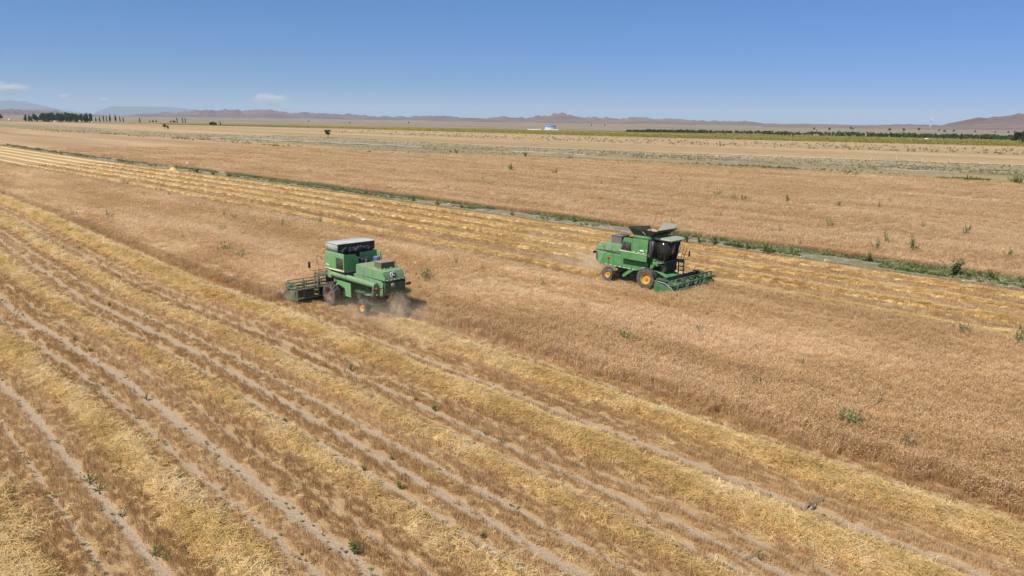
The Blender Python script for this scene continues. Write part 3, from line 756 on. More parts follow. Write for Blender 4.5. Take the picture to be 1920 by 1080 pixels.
# ------------------------------------------------------------------ hills
def hill_mat(name, a, b, c):
    mt, nt, out = new_mat(name)
    f = noise(nt, 0.0035, 8, 0.65, pos(nt)); g = noise(nt, 0.0009, 4, 0.5, pos(nt))
    col = ramp(nt, math_(nt, 'ADD', math_(nt, 'MULTIPLY', f, .6), math_(nt, 'MULTIPLY', g, .4)), [(0.36, a), (0.5, b), (0.64, c)])
    principled(nt, out, col, 0.95, None, 0.05)
    return mt
M['hill'] = hill_mat('dry_hill', (0.14, 0.09, 0.075), (0.21, 0.145, 0.118), (0.29, 0.205, 0.17))
M['rock'] = hill_mat('rocky_hill', (0.12, 0.075, 0.072), (0.18, 0.115, 0.108), (0.25, 0.17, 0.155))
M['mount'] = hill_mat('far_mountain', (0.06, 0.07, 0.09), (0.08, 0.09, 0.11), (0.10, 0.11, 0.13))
def hills(name, prof, D, mat, label, foot=0.72, rough=0.35, back=1.25, nx=420, jag=1.1, lift=6.0):
    xs = np.linspace(prof[0][0], prof[-1][0], nx)
    ys = poly_y(prof, xs) - lift * np.interp(xs, [1150, 1300, 1700, 1800], [0, 1, 1, 0])
    T = np.concatenate([np.linspace(0, 1, 18), np.linspace(1.15, 2, 6)])
    V = np.zeros((nx, len(T), 3))
    for i_, (x, y) in enumerate(zip(xs, ys)):
        top = at_depth(x, y, D); ridge = max(top.z, 1)
        q = np.array([top.x, top.y]); nq = q / np.linalg.norm(q)
        for j, t in enumerate(T):
            dd = D * (foot + (1 - foot) * t) if t <= 1 else D * (1 + (back - 1) * (t - 1))
            pf = t ** 1.7 if t <= 1 else max(0, 1 - (t - 1)) ** 1.2
            V[i_, j] = (nq[0] * dd, nq[1] * dd, ridge * pf)
    X, Y = V[..., 0] / (D * 0.028), V[..., 1] / (D * 0.028)
    n = 1 - 2 * np.abs(fbm(X, Y, 5) - 0.47)
    w = np.where(T <= 1, 4 * np.clip(T, 0, 1) * (1.03 - np.clip(T, 0, 1)), 1)[None]
    V[..., 2] = V[..., 2] * (1 + rough * w * (n - 0.9) * 2.4)
    V[..., 2] += (fbm(X * 3, Y * 3, 4) - .47) * jag * V[..., 2].clip(0)
    i = np.arange(V.shape[0] * V.shape[1]).reshape(V.shape[:2])
    F = np.stack([i[:-1, :-1], i[1:, :-1], i[1:, 1:], i[:-1, 1:]], -1).reshape(-1, 4)
    o = link(bpy.data.objects.new(name, np_mesh(name, V.reshape(-1, 3), F, (mat,), smooth=True)))
    return tag(o, label, kind='structure')
hills('hills', [(-500, 200), (-200, 201), (0, 205), (60, 207), (105, 207), (140, 213), (200, 216)], 8500, M['rock'], 'low reddish hills behind the left trees')
hills('hills', [(190, 221), (240, 216), (290, 212), (330, 209), (375, 206.5), (400, 208), (425, 205.5), (436, 204), (452, 208), (470, 209), (490, 207.5), (530, 209.5), (545, 211), (600, 212), (680, 216.5), (760, 219.5), (806, 217.5), (825, 216.5), (860, 219.5), (900, 222.5), (960, 226), (1000, 230)], 9000, M['rock'], 'long purplish rocky ridge in the distance', 0.86, .6)
hills('hills', [(800, 231), (850, 224), (880, 222), (925, 220.5), (948, 219.5), (985, 222), (1005, 219), (1030, 216), (1048, 213), (1062, 215), (1085, 220), (1120, 220.5), (1150, 221.5), (1200, 223.5), (1240, 227), (1280, 229), (1310, 232.5), (1360, 233), (1390, 232.5), (1410, 234), (1430, 237), (1540, 240), (1640, 242)], 6500, M['hill'], 'bare brown hills behind the white warehouse', 0.72, .5)
hills('hills', [(1430, 240), (1480, 238), (1560, 239), (1610, 240.5), (1660, 239.5), (1720, 238.5), (1765, 236.5), (1785, 231), (1810, 224), (1850, 218.5), (1885, 216), (1920, 211), (2000, 206), (2100, 204), (2300, 210), (2450, 220)], 5200, M['hill'], 'rounded brown hill with low spurs rising behind the orchard', 0.6, .3, jag=.5)
hills('mountain', [(-500, 196), (-200, 192), (-60, 190), (20, 188.5), (45, 190), (75, 197), (110, 205), (150, 211), (180, 214)], 30000, M['mount'], 'pale blue far mountain above the low hills', 0.85, .12, nx=120, jag=.12)
hills('mountain', [(170, 214), (190, 206), (205, 200), (225, 199), (300, 200), (340, 202), (370, 206), (420, 210), (480, 215)], 30500, M['mount'], 'flat topped pale blue mountain far behind the ridge', 0.85, .12, nx=120, jag=.12)

# ------------------------------------------------------------------ trees
def crown_mesh(name, n, rx, rz, zc, leaf, mat, taper=0.0, lobes=7, bare=0.0):
    vs, fs, tn = [], [], []
    cs = []
    for k in range(lobes):
        a = random.uniform(0, 2 * math.pi); t = random.uniform(-0.75, 0.8)
        rr = rx * (1 - taper * (t * .5 + .5)) * random.uniform(.25, .65)
        cs.append((Vector((math.cos(a) * rr, math.sin(a) * rr, zc + t * rz)), random.uniform(.34, .55), random.uniform(.2, 1)))
    for i in range(n):
        c, s, t = random.choice(cs)
        q = Vector((random.gauss(0, 1), random.gauss(0, 1), random.gauss(0, 1)))
        q = q.normalized() * (random.random() ** .45)
        p = c + Vector((q.x * rx * s, q.y * rx * s, q.z * rz * s * (1.1 if taper else 1)))
        a = Vector((random.gauss(0, 1), random.gauss(0, 1), random.gauss(0, 1))).normalized()
        b = a.orthogonal().normalized(); sz = leaf * random.uniform(.6, 1.3)
        n0 = len(vs)
        vs += [tuple(p - a * sz), tuple(p - b * sz * .6), tuple(p + a * sz), tuple(p + b * sz * .6)]
        fs.append((n0, n0 + 1, n0 + 2, n0 + 3)); tn += [min(1, max(0, t + random.uniform(-.3, .3)))] * 4
    return piece_mesh(name, vs, fs, tn, mat)
def trunk_mesh(h, r, spread, nl=5):
    mb = MB(); mb.tube([(0, 0, -.2), (.03 * h, 0, h * .4), (0, .02 * h, h)], [r, r * .75, r * .3], 7)
    for k in range(nl):
        a = 2 * math.pi * k / nl + random.uniform(-.4, .4); z = h * random.uniform(.35, .7)
        mb.tube([(0, 0, z), (math.cos(a) * spread * .5, math.sin(a) * spread * .5, z + h * .16), (math.cos(a) * spread, math.sin(a) * spread, z + h * .28)], [r * .45, r * .3, r * .12], 5)
    return np_mesh('trunk', mb.v, mb.f, (M['bark'],), smooth=True)
TK = {}
def make_kind(key, n, rx, rz, zc, leaf, mat, taper, lobes, th, tr, sp):
    TK[key] = [(crown_mesh('crown', n, rx, rz, zc, leaf, mat, taper, lobes), trunk_mesh(th, tr, sp)) for _ in range(3)]
make_kind('poplar', 620, 1.5, 6.0, 7.3, .40, M['leaf_dark'], .45, 12, 11, .22, .8)
make_kind('round', 620, 2.6, 2.2, 3.6, .34, M['leaf_dark'], .15, 10, 4.4, .20, 1.6)
make_kind('field', 900, 2.7, 1.5, 4.6, .28, M['leaf_dark'], .1, 8, 5.0, .24, 1.9)
def tree(kind, loc, s, label, group=None, sz=None):
    cm, tm = random.choice(TK[kind])
    e = empty('tree', loc, random.uniform(0, 6.28)); e.scale = (s, s, sz or s)
    link(bpy.data.objects.new('crown', cm), e); link(bpy.data.objects.new('trunk', tm), e)
    tag(e, label, 'tree', group); return e
def tree_px(kind, x, ybase, hpx, label, group=None, wide=1.0, H0=None, dist_=None):
    """tree whose foot and height were read off the photograph; stands on the plain at that place"""
    g = ground(x, ybase) if dist_ is None else at_depth(x, 400, dist_)
    g.z = -.1
    d = math.hypot(g.x, g.y); h = hpx / FPX * d
    full = {'poplar': 13.0, 'round': 5.8, 'field': 6.2}[kind]
    return tree(kind, g, h / full * wide, label, group, h / full)
for k in range(90):
    x = random.uniform(70, 190); rd = k % 2; tree_px('round' if rd else 'poplar', x, 227.0, random.uniform(8.5, 13.5) * (1 if x > 85 else .8), 'broad dense tree in the shelter wood at the edge of the plain' if rd else 'tall dense poplar in the shelter wood at the edge of the plain', 'trees of the shelter wood', .75 if rd else 2.2, dist_=random.uniform(1300, 1480))
for x, h in ((192, 11), (199, 9), (206, 10), (213, 10), (219, 9), (225, 13), (235, 13), (243, 9), (249, 8)):
    tree_px('poplar', x, 228.5, h, 'slim dark poplar standing apart beside the shelter wood', 'poplars beside the shelter wood', 1.2, dist_=random.uniform(1330, 1420))
for x, h in ((9, 8), (15, 9), (21, 8.5), (26, 8)):
    tree_px('round', x, 225, h, 'rounded grey-green tree in the small far grove on the plain', 'small far grove', 1.1, dist_=random.uniform(1600, 1750))
for x, y, h in ((279, 229, 9), (347, 230, 9), (357, 230, 9), (362, 230, 8.5)):
    tree_px('poplar', x, y, h, 'lone slim poplar on the far plain before the rocky ridge', 'lone far poplars', 1.3, dist_=1300)
for x, h in ((297, 3.5), (303, 4), (309, 4), (335, 4), (340, 4.5), (343, 4)):
    tree_px('round', x, 229, h, 'tiny dry tree on the far plain before the rocky ridge', 'tiny far trees', 1.0, dist_=1350)
for x, h in ((408, 6.5), (412, 7), (416, 6)):
    tree_px('round', x, 233, h, 'bushy dark green tree beside a lone poplar near the sunflowers', 'bushy trees near the sunflowers', 1.3, dist_=1000)
tree_px('poplar', 425.5, 233, 8.5, 'slim poplar beside the bushy dark trees near the sunflowers', None, 1.3, dist_=1000)
tree_px('field', 615, 260, 15.5, 'dark spreading tree standing alone on the grey weed strip', None, 1.05)
tree_px('field', 309, 244, 10, 'small two-headed tree standing alone in the weed strip', None, .8)
tree_px('round', 315, 243.5, 7, 'small low tree next to the two-headed tree', None, .7)
for x, y, h in ((1510, 247, 4.5), (1515, 247.5, 2.5), (1538, 248, 5), (1556, 249, 2), (1577, 248.5, 5), (1581, 248.5, 3.5), (1648, 251, 5), (1674, 250.5, 5), (1702, 249, 5), (1739, 251, 3.5), (1749, 251, 4), (1766, 251, 3.5), (1805, 252, 3.5), (1842, 253, 3), (1866, 253, 3.5), (1127, 239.5, 3), (1103, 237, 3), (769, 233.5, 3), (662, 232.5, 2.5), (587, 232.5, 2.5)):
    tree_px('round', x, y, h, 'small dark round tree scattered on the plain at the hill foot', 'round trees on the plain', 1.25, dist_=random.uniform(1500, 2200))
# orchard belt: one mass of low green trees with taller ones standing out
A = band_points(3600, [(1170, 249.3), (1280, 250.4), (1500, 255), (1920, 264.3), (2200, 270)], [(1170, 248.3), (1280, 248), (1500, 251), (1920, 258.5), (2200, 263)], 1175, 2180, 0.0)
PC['tree'] = collection_of('orchard_pieces', [crown_mesh('orchard_piece', 110, 1.3, 1.2, 1.5, .34, M['leaf_mid'], .1, 5) for _ in range(4)]); SG['tree'] = scatter_group('scatter_tree', PC['tree'])
A = A[fbm(A[:, 0] * .02, A[:, 1] * .02, 3) + .2 * rng.random(len(A)) > .46]
o = scatter('orchard', A, 'tree', rng.uniform(.6, 1.4, len(A)), rng.uniform(.45, 1.5, len(A)), .05); tag(o, 'long dark green orchard belt behind the sunflowers', 'orchard', kind='stuff')
for x, h in ((1452, 9), (1458, 7), (1465, 7), (1472, 7.5), (1609, 8), (1628, 7), (1667, 8), (1669, 7), (1704, 7), (1750, 8), (1781, 11), (1818, 8), (1836, 9), (1855, 8), (1875, 10)):
    tree_px('poplar', x, 0, h, 'young poplar rising above the orchard belt', 'young poplars in the orchard', 1.5, dist_=random.uniform(700, 800))
for k in range(16):
    x = 1878 + k * 6 + random.uniform(-2, 2)
    tree_px('poplar' if k % 3 == 0 else 'round', x, 0, random.uniform(13, 19) if k % 3 == 0 else random.uniform(13, 17), 'tall dark tree in the grove at the end of the orchard belt', 'grove at the end of the orchard', 1.3, dist_=random.uniform(640, 720))

# ------------------------------------------------------------------ buildings and turbines
def warehouse():
    g = at_depth(1032, 243, 950); g.z = -.1
    e = empty('warehouse', g, math.radians(8)); s = 950 / FPX
    L_, Wd, h = 18 * s, 9 * s, 6.3 * s
    mb = MB(); mb.box(-L_ / 2, L_ / 2, -Wd / 2, Wd / 2, 0, h); mb.build('wall', M['white_wall'], e)
    rf = MB(); n = 9
    pr = [(-Wd / 2 - .3, h), *[(-Wd / 2 * math.cos(math.pi * k / n) * 1.03, h + 2.0 * math.sin(math.pi * k / n)) for k in range(n + 1)], (Wd / 2 + .3, h)]
    rf.prism(pr, -L_ / 2 - .25, L_ / 2 + .25, 'x'); rf.build('roof', M['blue_roof'], e)
    for k in range(3):
        w = MB(); x = -L_ * .3 + k * L_ * .28; w.box(x, x + 1.1, -Wd / 2 - .06, -Wd / 2 + .02, h * .25, h * .25 + 1.0); w.build('window', M['grey'], e)
    w = MB(); w.box(L_ / 2 - .02, L_ / 2 + .08, -1.4, 1.4, 0, 2.6); w.build('door', M['grey'], e)
    tag(e, 'white warehouse with arched blue roof below the brown hills', 'warehouse')
    for x0, x1, lab in ((989.5, 1014.5, 'long low white wall beside the warehouse'), (1020, 1046.5, 'low white wall in front of the blue-roofed warehouse')):
        a = at_depth(x0, 243.5, 925); b = at_depth(x1, 243.8, 925); mb = MB()
        n = 8
        for k in range(n):
            p = a.lerp(b, k / n); q = a.lerp(b, (k + .97) / n); t = .12
            mb.hexa([(p.x, p.y, -.1), (q.x, q.y, -.1), (q.x, q.y + t, -.1), (p.x, p.y + t, -.1), (p.x, p.y, 1.5), (q.x, q.y, 1.5), (q.x, q.y + t, 1.5), (p.x, p.y + t, 1.5)])
        for k in range(n + 1):
            p = a.lerp(b, k / n); mb.box(p.x - .18, p.x + .18, p.y - .12, p.y + .3, -.1, 1.75)
        tag(mb.build('boundary_wall', M['white_wall']), lab, 'wall')
warehouse()
def shed(x, dist_, wpx, hpx, label):
    g = at_depth(x, 300, dist_); g.z = -.1; s = dist_ / FPX; w, h = wpx * s, hpx * s
    e = empty('shed', g, random.uniform(-.2, .2)); mb = MB(); mb.box(-w / 2, w / 2, -w * .3, w * .3, 0, h * .7); mb.build('wall', M['white_wall'], e)
    r = MB(); r.prism([(-w * .34, h * .7), (0, h), (w * .34, h * .7)], -w / 2 - .2, w / 2 + .2, 'x'); r.build('roof', M['white'], e)
    d = MB(); d.box(-.5, .5, -w * .3 - .06, -w * .3 + .02, 0, h * .5); d.build('door', M['grey'], e)
    tag(e, label, 'shed')
shed(114, 1270, 6, 2.6, 'small white shed in front of the shelter wood')
shed(181, 1290, 3, 2.0, 'tiny white hut at the end of the shelter wood')
shed(28.5, 1560, 3, 2.4, 'tiny white hut beside the small far grove')
shed(1733, 690, 6.5, 4.2, 'small white hut standing in the orchard belt')
def turbine(x, ytop, dist_, hub_px, ph, label):
    g = at_depth(x, 400, dist_); g.z = 0
    zt = at_depth(x, ytop, dist_).z
    e = empty('wind_turbine', g, 0)
    R_ = hub_px / FPX * dist_; hub = zt
    MB().tube([(0, 0, 0), (0, 0, hub)], [hub * .028 + .8, hub * .016 + .5], 12).build('tower', M['white'], e, smooth=True)
    MB().box(-2.2, 2.2, -4, 5, hub - 2, hub + 2.2).build('nacelle', M['white'], e, bevel=.4)
    for k in range(3):
        a = ph + k * 2 * math.pi / 3
        MB().tube([(0, -5, hub), (math.sin(a) * R_ * .2, -5, hub + math.cos(a) * R_ * .2), (math.sin(a) * R_, -5, hub + math.cos(a) * R_)], [1.3, 2.0, .5], 6).build('blade', M['white'], e, smooth=True)
    MB().lathe([(-6.5, .1), (-5.5, 1.8), (-4, 2)], (0, 0, hub), 12).build('hub', M['white'], e, smooth=True)
    tag(e, label, 'wind turbine')
turbine(1722, 225, 4300, 6, .4, 'white wind turbine standing clear on the skyline')
turbine(1808, 221, 6200, 3.6, .9, 'white wind turbine half hidden behind the rounded hill')

# ------------------------------------------------------------------ fence posts on the grey strip
pm = MB(); pm.box(-.09, .09, -.09, .09, -.2, 1.9); pm.box(-.12, .12, -.12, .12, 1.9, 1.98)
pme = np_mesh('fence_post', pm.v, pm.f, (M['concrete'],))
fpx = [(1120, 294), (1165, 295), (1210, 296.5), (1255, 297.5), (1300, 298.5), (1345, 299.5), (1400, 300), (1455, 301.5), (1505, 302.5), (1545, 303), (1587, 303), (1633, 304.5), (1680, 306), (1728, 308), (1781, 309.5), (1838, 312), (1896, 318)]
for x, y in fpx:
    g = ground(x, y); g.z = 0
    o = link(bpy.data.objects.new('fence_post', pme)); o.location = g; o.rotation_euler = (random.uniform(-.04, .04), random.uniform(-.04, .04), random.uniform(0, 1)); o.scale.z = random.uniform(.8, 1.15)
    tag(o, 'pale concrete fence post standing in the grey weed strip', 'fence post', 'fence posts along the grey strip')
M['flap'] = paint('shaded_flap_paint', (0.014, 0.042, 0.022), amount=0.08)  # green darkened so the colour carries the shade on the outward-leaning flaps
M['roof_pale'] = paint('dusty_roof_paint', (0.26, 0.36, 0.25), amount=0.3)
# ------------------------------------------------------------------ combine harvesters (x forward from the front axle, y left, z up)
def wheel(parent, c, R, w, side, rim_mat, nl, lug, rim_r, disc_in):
    """side +1 left, -1 right; wheel carries its tyre and its rim"""
    s = side
    hub = MB(); hub.lathe([(s * w * .20, .001), (s * w * .20, rim_r * .30), (s * w * .02, rim_r * .34)], c, 16)
    for k in range(8):
        a = 2 * math.pi * k / 8; hub.box(c[0] + rim_r * .21 * math.cos(a) - .014, c[0] + rim_r * .21 * math.cos(a) + .014, c[1] + s * w * .19, c[1] + s * (w * .19 + .03), c[2] + rim_r * .21 * math.sin(a) - .014, c[2] + rim_r * .21 * math.sin(a) + .014)
    wo = hub.build('wheel', rim_mat, parent, smooth=True)
    t = MB(); h = w / 2
    t.lathe([(-h * .78, rim_r), (-h * .98, rim_r * 1.12), (-h, rim_r + (R - rim_r) * .55), (-h * .9, R * .955), (-h * .45, R * .975), (h * .45, R * .975), (h * .9, R * .955), (h, rim_r + (R - rim_r) * .55), (h * .98, rim_r * 1.12), (h * .78, rim_r), (-h * .78, rim_r)], c, 48)
    for k in range(nl):
        for sd, off in ((1, 0), (-1, .5)):
            a0 = 2 * math.pi * (k + off) / nl; da = 2 * math.pi / nl
            q = []
            for (rr) in (R * .955, R + lug):
                for (aa, yy) in ((a0, .02), (a0 + da * .30, .02), (a0 + da * 1.15, h * .99), (a0 + da * .80, h * .99)):
                    r2 = rr - (.03 * R if yy > .1 else 0)
                    q.append((c[0] + r2 * math.cos(aa), c[1] + sd * yy, c[2] + r2 * math.sin(aa)))
            t.hexa(q)
    t.build('tyre', M['rubber'], wo, smooth=True, ang=30)
    r = MB()
    r.lathe([(s * h * .80, rim_r * 1.05), (s * h * .84, rim_r * .98), (s * h * .70, rim_r * .92), (s * h * disc_in, rim_r * .80), (s * h * (disc_in - .1), rim_r * .5), (s * h * (disc_in + .05), rim_r * .3), (s * h * (disc_in + .05), .001)], c, 40)
    r.lathe([(-s * h * .80, rim_r * 1.05), (-s * h * .70, rim_r * .92), (-s * h * .2, rim_r * .8), (-s * h * .2, .001)], c, 40)
    r.build('rim', rim_mat, wo, smooth=True, ang=50)
    return wo
def dashes(mb, p, q, n, wd, nrm, duty=.55, th=.006):
    """short strips of marking tape from p to q on a face with normal nrm"""
    p, q, nrm = Vector(p), Vector(q), Vector(nrm).normalized(); t = (q - p).normalized(); b = nrm.cross(t) * wd * .5; L = (q - p).length / n
    for k in range(n):
        a = p + t * (L * (k + .2)); e = a + t * (L * duty); o = nrm * th; i_ = -nrm * .004
        mb.hexa([a - b + i_, e - b + i_, e + b + i_, a + b + i_, a - b + o, e - b + o, e + b + o, a + b + o])
def header(parent, gm, gd, sheet):
    Y0, Y1 = -2.15, 2.60                     # the table reaches further to the left than to the right
    h = MB()
    h.prism([(1.50, .28), (1.46, .30), (1.46, .98), (1.52, 1.0), (1.54, .98), (1.54, .34)], Y0, Y1)                 # back sheet
    h.prism([(1.5, .28), (1.5, .33), (2.1, .22), (2.9, .20), (2.9, .15), (2.1, .17)], Y0, Y1)                       # trough floor
    ho = h.build('header', sheet, parent, bevel=.008)
    h = MB()
    h.tube([(1.42, Y0, .92), (1.42, Y1, .92)], .06, 8); h.tube([(1.40, Y0, .36), (1.40, Y1, .36)], .06, 8)
    for y in (-1.5, -.75, .75, 1.5, 2.2): h.box(1.36, 1.46, y - .035, y + .035, .30, .98)
    h.build('header_frame', gm, ho, bevel=.008)
    for s in (-1, 1):
        y = Y0 if s < 0 else Y1
        d = MB(); d.prism([(1.40, .16), (1.40, .72), (1.62, 1.0), (2.1, .98), (2.75, .62), (3.30, .22), (3.62, .12), (3.55, .06), (2.6, .08)], y - .03 + s * .03, y + .03 + s * .03)
        d.prism([(1.55, .2), (1.6, .78), (1.9, .80), (2.5, .5), (2.5, .18)], y + s * .06 - .03, y + s * .06 + .05)
        d.build('crop_divider', gm, ho, bevel=.012)
        b = MB(); b.tube([(1.75, y + s * .1, .98), (2.4, y + s * .12, .92), (2.9, y + s * .12, .60), (3.35, y + s * .1, .24)], .028, 7); b.build('divider_rod', M['steel'], ho, smooth=True)
        tip = MB(); tip.tube([(3.28, y + s * .03, .25), (3.62, y + s * .03, .11)], [.10, .02], 8); tip.build('divider_tip', M['red'], ho, smooth=True)
        ar = MB(); ar.prism([(1.48, 1.02), (1.48, 1.12), (2.35, 1.16), (3.02, .94), (3.02, .80), (2.35, 1.02)], y - .10 * s - .03, y - .10 * s + .03); ar.build('reel_arm', gd, ho, bevel=.008)
        hy = MB(); hy.tube([(1.55, y - .2 * s, .55), (2.3, y - .13 * s, 1.04)], .03, 7); hy.build('lift_cylinder', M['steel'], ho, smooth=True)
    # screw conveyor
    a = MB(); a.tube([(1.95, Y0 + .06, .48), (1.95, Y1 - .06, .48)], .13, 14)
    for s in (-1, 1):
        n = 60; pr = None
        for k in range(n + 1):
            yy = s * (.45 + ((Y1 if s > 0 else -Y0) - .52) * k / n); an = s * 2 * math.pi * k / 15
            cur = [(1.95 + r_ * math.cos(an), yy, .48 + r_ * math.sin(an)) for r_ in (.12, .27)]
            if pr: a.add([pr[0], pr[1], cur[1], cur[0]], [(0, 1, 2, 3)])
            pr = cur
    a.build('auger_screw', M['grey'], ho, smooth=True)
    # cutter bar with guards
    c = MB(); c.box(2.86, 2.98, Y0 + .04, Y1 - .04, .15, .19)
    for k in range(56):
        y = Y0 + .07 + k * (2 * Y1 - .14) / 55
        c.add([(2.96, y - .018, .155), (2.96, y + .018, .155), (2.96, y, .19), (3.09, y, .16)], [(0, 1, 2), (0, 3, 1), (1, 3, 2), (2, 3, 0)])
    c.build('cutter_bar', M['grey'], ho)
    # reel: axle tube, star plates, bats with spring tines
    cx, cz, R = 2.92, .86, .40
    ax = MB(); ax.tube([(cx, Y0 + .1, cz), (cx, Y1 - .1, cz)], .075, 12); ax.build('reel_axle', gd, ho, smooth=True)
    nb = 6
    for y in (-2.0, -.88, .22, 1.34, 2.45):
        st = MB(); ph = .35
        for k in range(nb):
            a0 = ph + 2 * math.pi * k / nb
            ca, sa = math.cos(a0), math.sin(a0); t_ = .026 if abs(y) > 1.5 else .018
            wd = .06
            q = []
            for yy in (y - t_, y + t_):
                q += [(cx + ca * .05 - sa * wd * 1.5, yy, cz + sa * .05 + ca * wd * 1.5), (cx + ca * .05 + sa * wd * 1.5, yy, cz + sa * .05 - ca * wd * 1.5), (cx + ca * R + sa * wd * .5, yy, cz + sa * R - ca * wd * .5), (cx + ca * R - sa * wd * .5, yy, cz + sa * R + ca * wd * .5)]
            st.hexa(q)
        if abs(y) > 1.5:
            st.lathe([(-.05, .001), (-.05, .2), (.05, .2), (.05, .001)], (cx, y, cz), 18)
            st.lathe([(-.09, .001), (-.09, .1), (.09, .1), (.09, .001)], (cx, y, cz), 14)
            for k in range(nb):
                a0 = ph + 2 * math.pi * k / nb; a1 = a0 + 2 * math.pi / nb
                st.tube([(cx + R * .93 * math.cos(a0), y, cz + R * .93 * math.sin(a0)), (cx + R * .93 * math.cos(a1), y, cz + R * .93 * math.sin(a1))], .014, 5)
        st.build('reel_star', gm, ho)
    for k in range(nb):
        a0 = .35 + 2 * math.pi * k / nb; bx, bz = cx + R * math.cos(a0), cz + R * math.sin(a0)
        bt = MB(); bt.box(bx - .028, bx + .028, Y0 + .12, Y1 - .12, bz - .022, bz + .022)
        for j in range(30):
            y = Y0 + .2 + j * (2 * Y1 - .4) / 29
            bt.tube([(bx, y, bz), (bx - .04, y, bz - .10), (bx - .08, y, bz - .20)], .008, 3, cap=False)
        bt.build('reel_bat', gd, ho)
    return ho
def harvester(style, loc, rz, label):
    e = empty('combine_harvester', loc, rz)
    old = style == 'old'
    G = M['green'] if old else M['green_new']; GR = M['green_rear'] if old else M['green_rear']; GD = M['green_dark']; HG = M['green_old'] if old else M['green_new']
    # --- running gear
    MB().tube([(0, -1.0, .74), (0, 1.0, .74)], .14, 12).build('front_axle', GD, e, smooth=True)
    ra = MB(); ra.box(-3.58, -3.42, -.82, .82, .44, .60); ra.tube([(-3.35, -.7, .62), (-3.35, .7, .62)], .04, 8); ra.build('rear_axle', HG, e, bevel=.01)
    for s in (1, -1):
        wheel(e, (0, s * 1.04, .74), .73, .50, s, M['rust'] if old else M['yellow'], 20, .035, .40, .25)
        wheel(e, (-3.5, s * .98, .51), .50, .32, s, M['yellow'], 18, .02, .255, .35)
    uc = MB(); uc.prism([(.5, 1.3), (.55, .95), (.2, .62), (-1.0, .66), (-2.2, .75), (-3.2, 1.0), (-3.9, 1.25)], -.60, .60)
    uc.box(-2.9, -2.5, -.66, .66, .72, 1.2); uc.build('undercarriage', M['soot'], e, bevel=.02)
    for s in (-1, 1):
        b = MB()
        for (x, z, r_) in ((-1.0, .98, .22), (-1.75, 1.10, .16), (-2.6, 1.02, .26), (-.45, 1.55, .18)):
            b.lathe([(s * .0, r_ * .4), (s * .0, r_), (s * .03, r_ * .9), (s * .06, r_), (s * .06, r_ * .3), (s * .06, .001)], (x, s * .66, z), 20)
        b.build('drive_pulleys', M['soot'], e, smooth=True)
    # --- threshing body
    bd = MB(); bd.prism([(.25, 2.3), (.25, 1.30), (-.9, 1.14), (-3.6, 1.16), (-4.35, 1.36), (-4.9, 1.40), (-5.05, 2.28), (-2.0, 2.32)], -.72, .72)
    bd.build('body', GR, e, bevel=.02)
    # straw hood
    if old:
        hd = MB()
        hd.prism([(-2.38, 2.30), (-2.38, 2.90), (-2.55, 2.97), (-4.85, 2.92), (-5.12, 2.86), (-5.40, 2.38), (-5.40, 2.34)], -.74, .74)
        hd.build('straw_hood', GR, e, bevel=.07)
        bb = MB(); bb.box(-5.39, -5.30, -.70, .70, 2.22, 2.34); bb.build('hood_gap', M['black'], e)
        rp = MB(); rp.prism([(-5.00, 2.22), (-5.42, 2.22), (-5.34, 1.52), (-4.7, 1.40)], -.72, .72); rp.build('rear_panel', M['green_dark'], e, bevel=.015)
        sf_ = MB()
        for s in (-1, 1):
            sf_.prism([(-3.9, 2.24), (-5.30, 2.24), (-5.22, 1.42), (-4.6, 1.36), (-4.2, 1.62)], s * .73, s * .80)
        sf_.build('side_flare', GR, e, bevel=.015)
        sc = MB(); sc.box(-4.68, -3.96, -.50, .46, 2.9, 3.27); sc.build('air_intake', M['green_old'], e, bevel=.012)
        sl = MB(); sl.box(-4.71, -3.93, -.53, .49, 3.27, 3.31); sl.build('intake_lid', M['rustplate'], e, bevel=.008)
        fr = MB(); fr.tube([(-4.74, -.56, 2.88), (-4.74, -.54, 3.28), (-4.66, -.54, 3.32)], .018, 6); fr.build('intake_stay', M['rust'], e)
    else:
        hd = MB()
        hd.prism([(-2.25, 2.28), (-2.25, 2.70), (-2.6, 2.78), (-4.5, 2.70), (-4.78, 2.56), (-4.93, 2.16), (-4.93, 2.14)], -.76, .76)
        hd.build('straw_hood', GR, e, bevel=.07)
        lo = MB(); lo.prism([(-4.92, 2.11), (-4.98, 1.55), (-4.86, 1.30), (-4.44, 1.17), (-3.95, 1.18), (-3.95, 2.11)], -.77, .77); lo.build('rear_panel', GR, e, bevel=.03)
        sm = MB()
        for x in (-4.12, -3.42): sm.box(x - .012, x + .012, -.775, .775, 2.14, 2.62)
        sm.box(-4.9, -2.6, -.772, .772, 2.115, 2.14); sm.build('hood_seam', M['black'], e)
        sc = MB(); sc.box(-3.72, -2.80, -.52, .55, 2.72, 3.32); sc.build('air_intake', M['grey'], e, bevel=.012)
        sl = MB(); sl.box(-3.75, -2.77, -.55, .58, 3.32, 3.345); sl.build('intake_lid', M['grey'], e)
        bl = MB()
        bl.lathe([(0, .02), (0, .14), (-.03, .12), (-.06, .14), (-.06, .02)], (-2.52, -.80, 2.2), 18); bl.lathe([(0, .02), (0, .10), (-.06, .10), (-.06, .02)], (-2.48, -.80, 2.52), 16)
        bl.tube([(-2.62, -.84, 2.2), (-2.57, -.84, 2.52)], .02, 5); bl.tube([(-2.38, -.84, 2.2), (-2.39, -.84, 2.52)], .02, 5); bl.build('belt_drive', M['soot'], e, smooth=True)
        lv = MB(); lv.tube([(-3.28, -.88, 2.02), (-3.18, -.90, 2.32)], .025, 6); lv.build('lever', M['steel'], e)
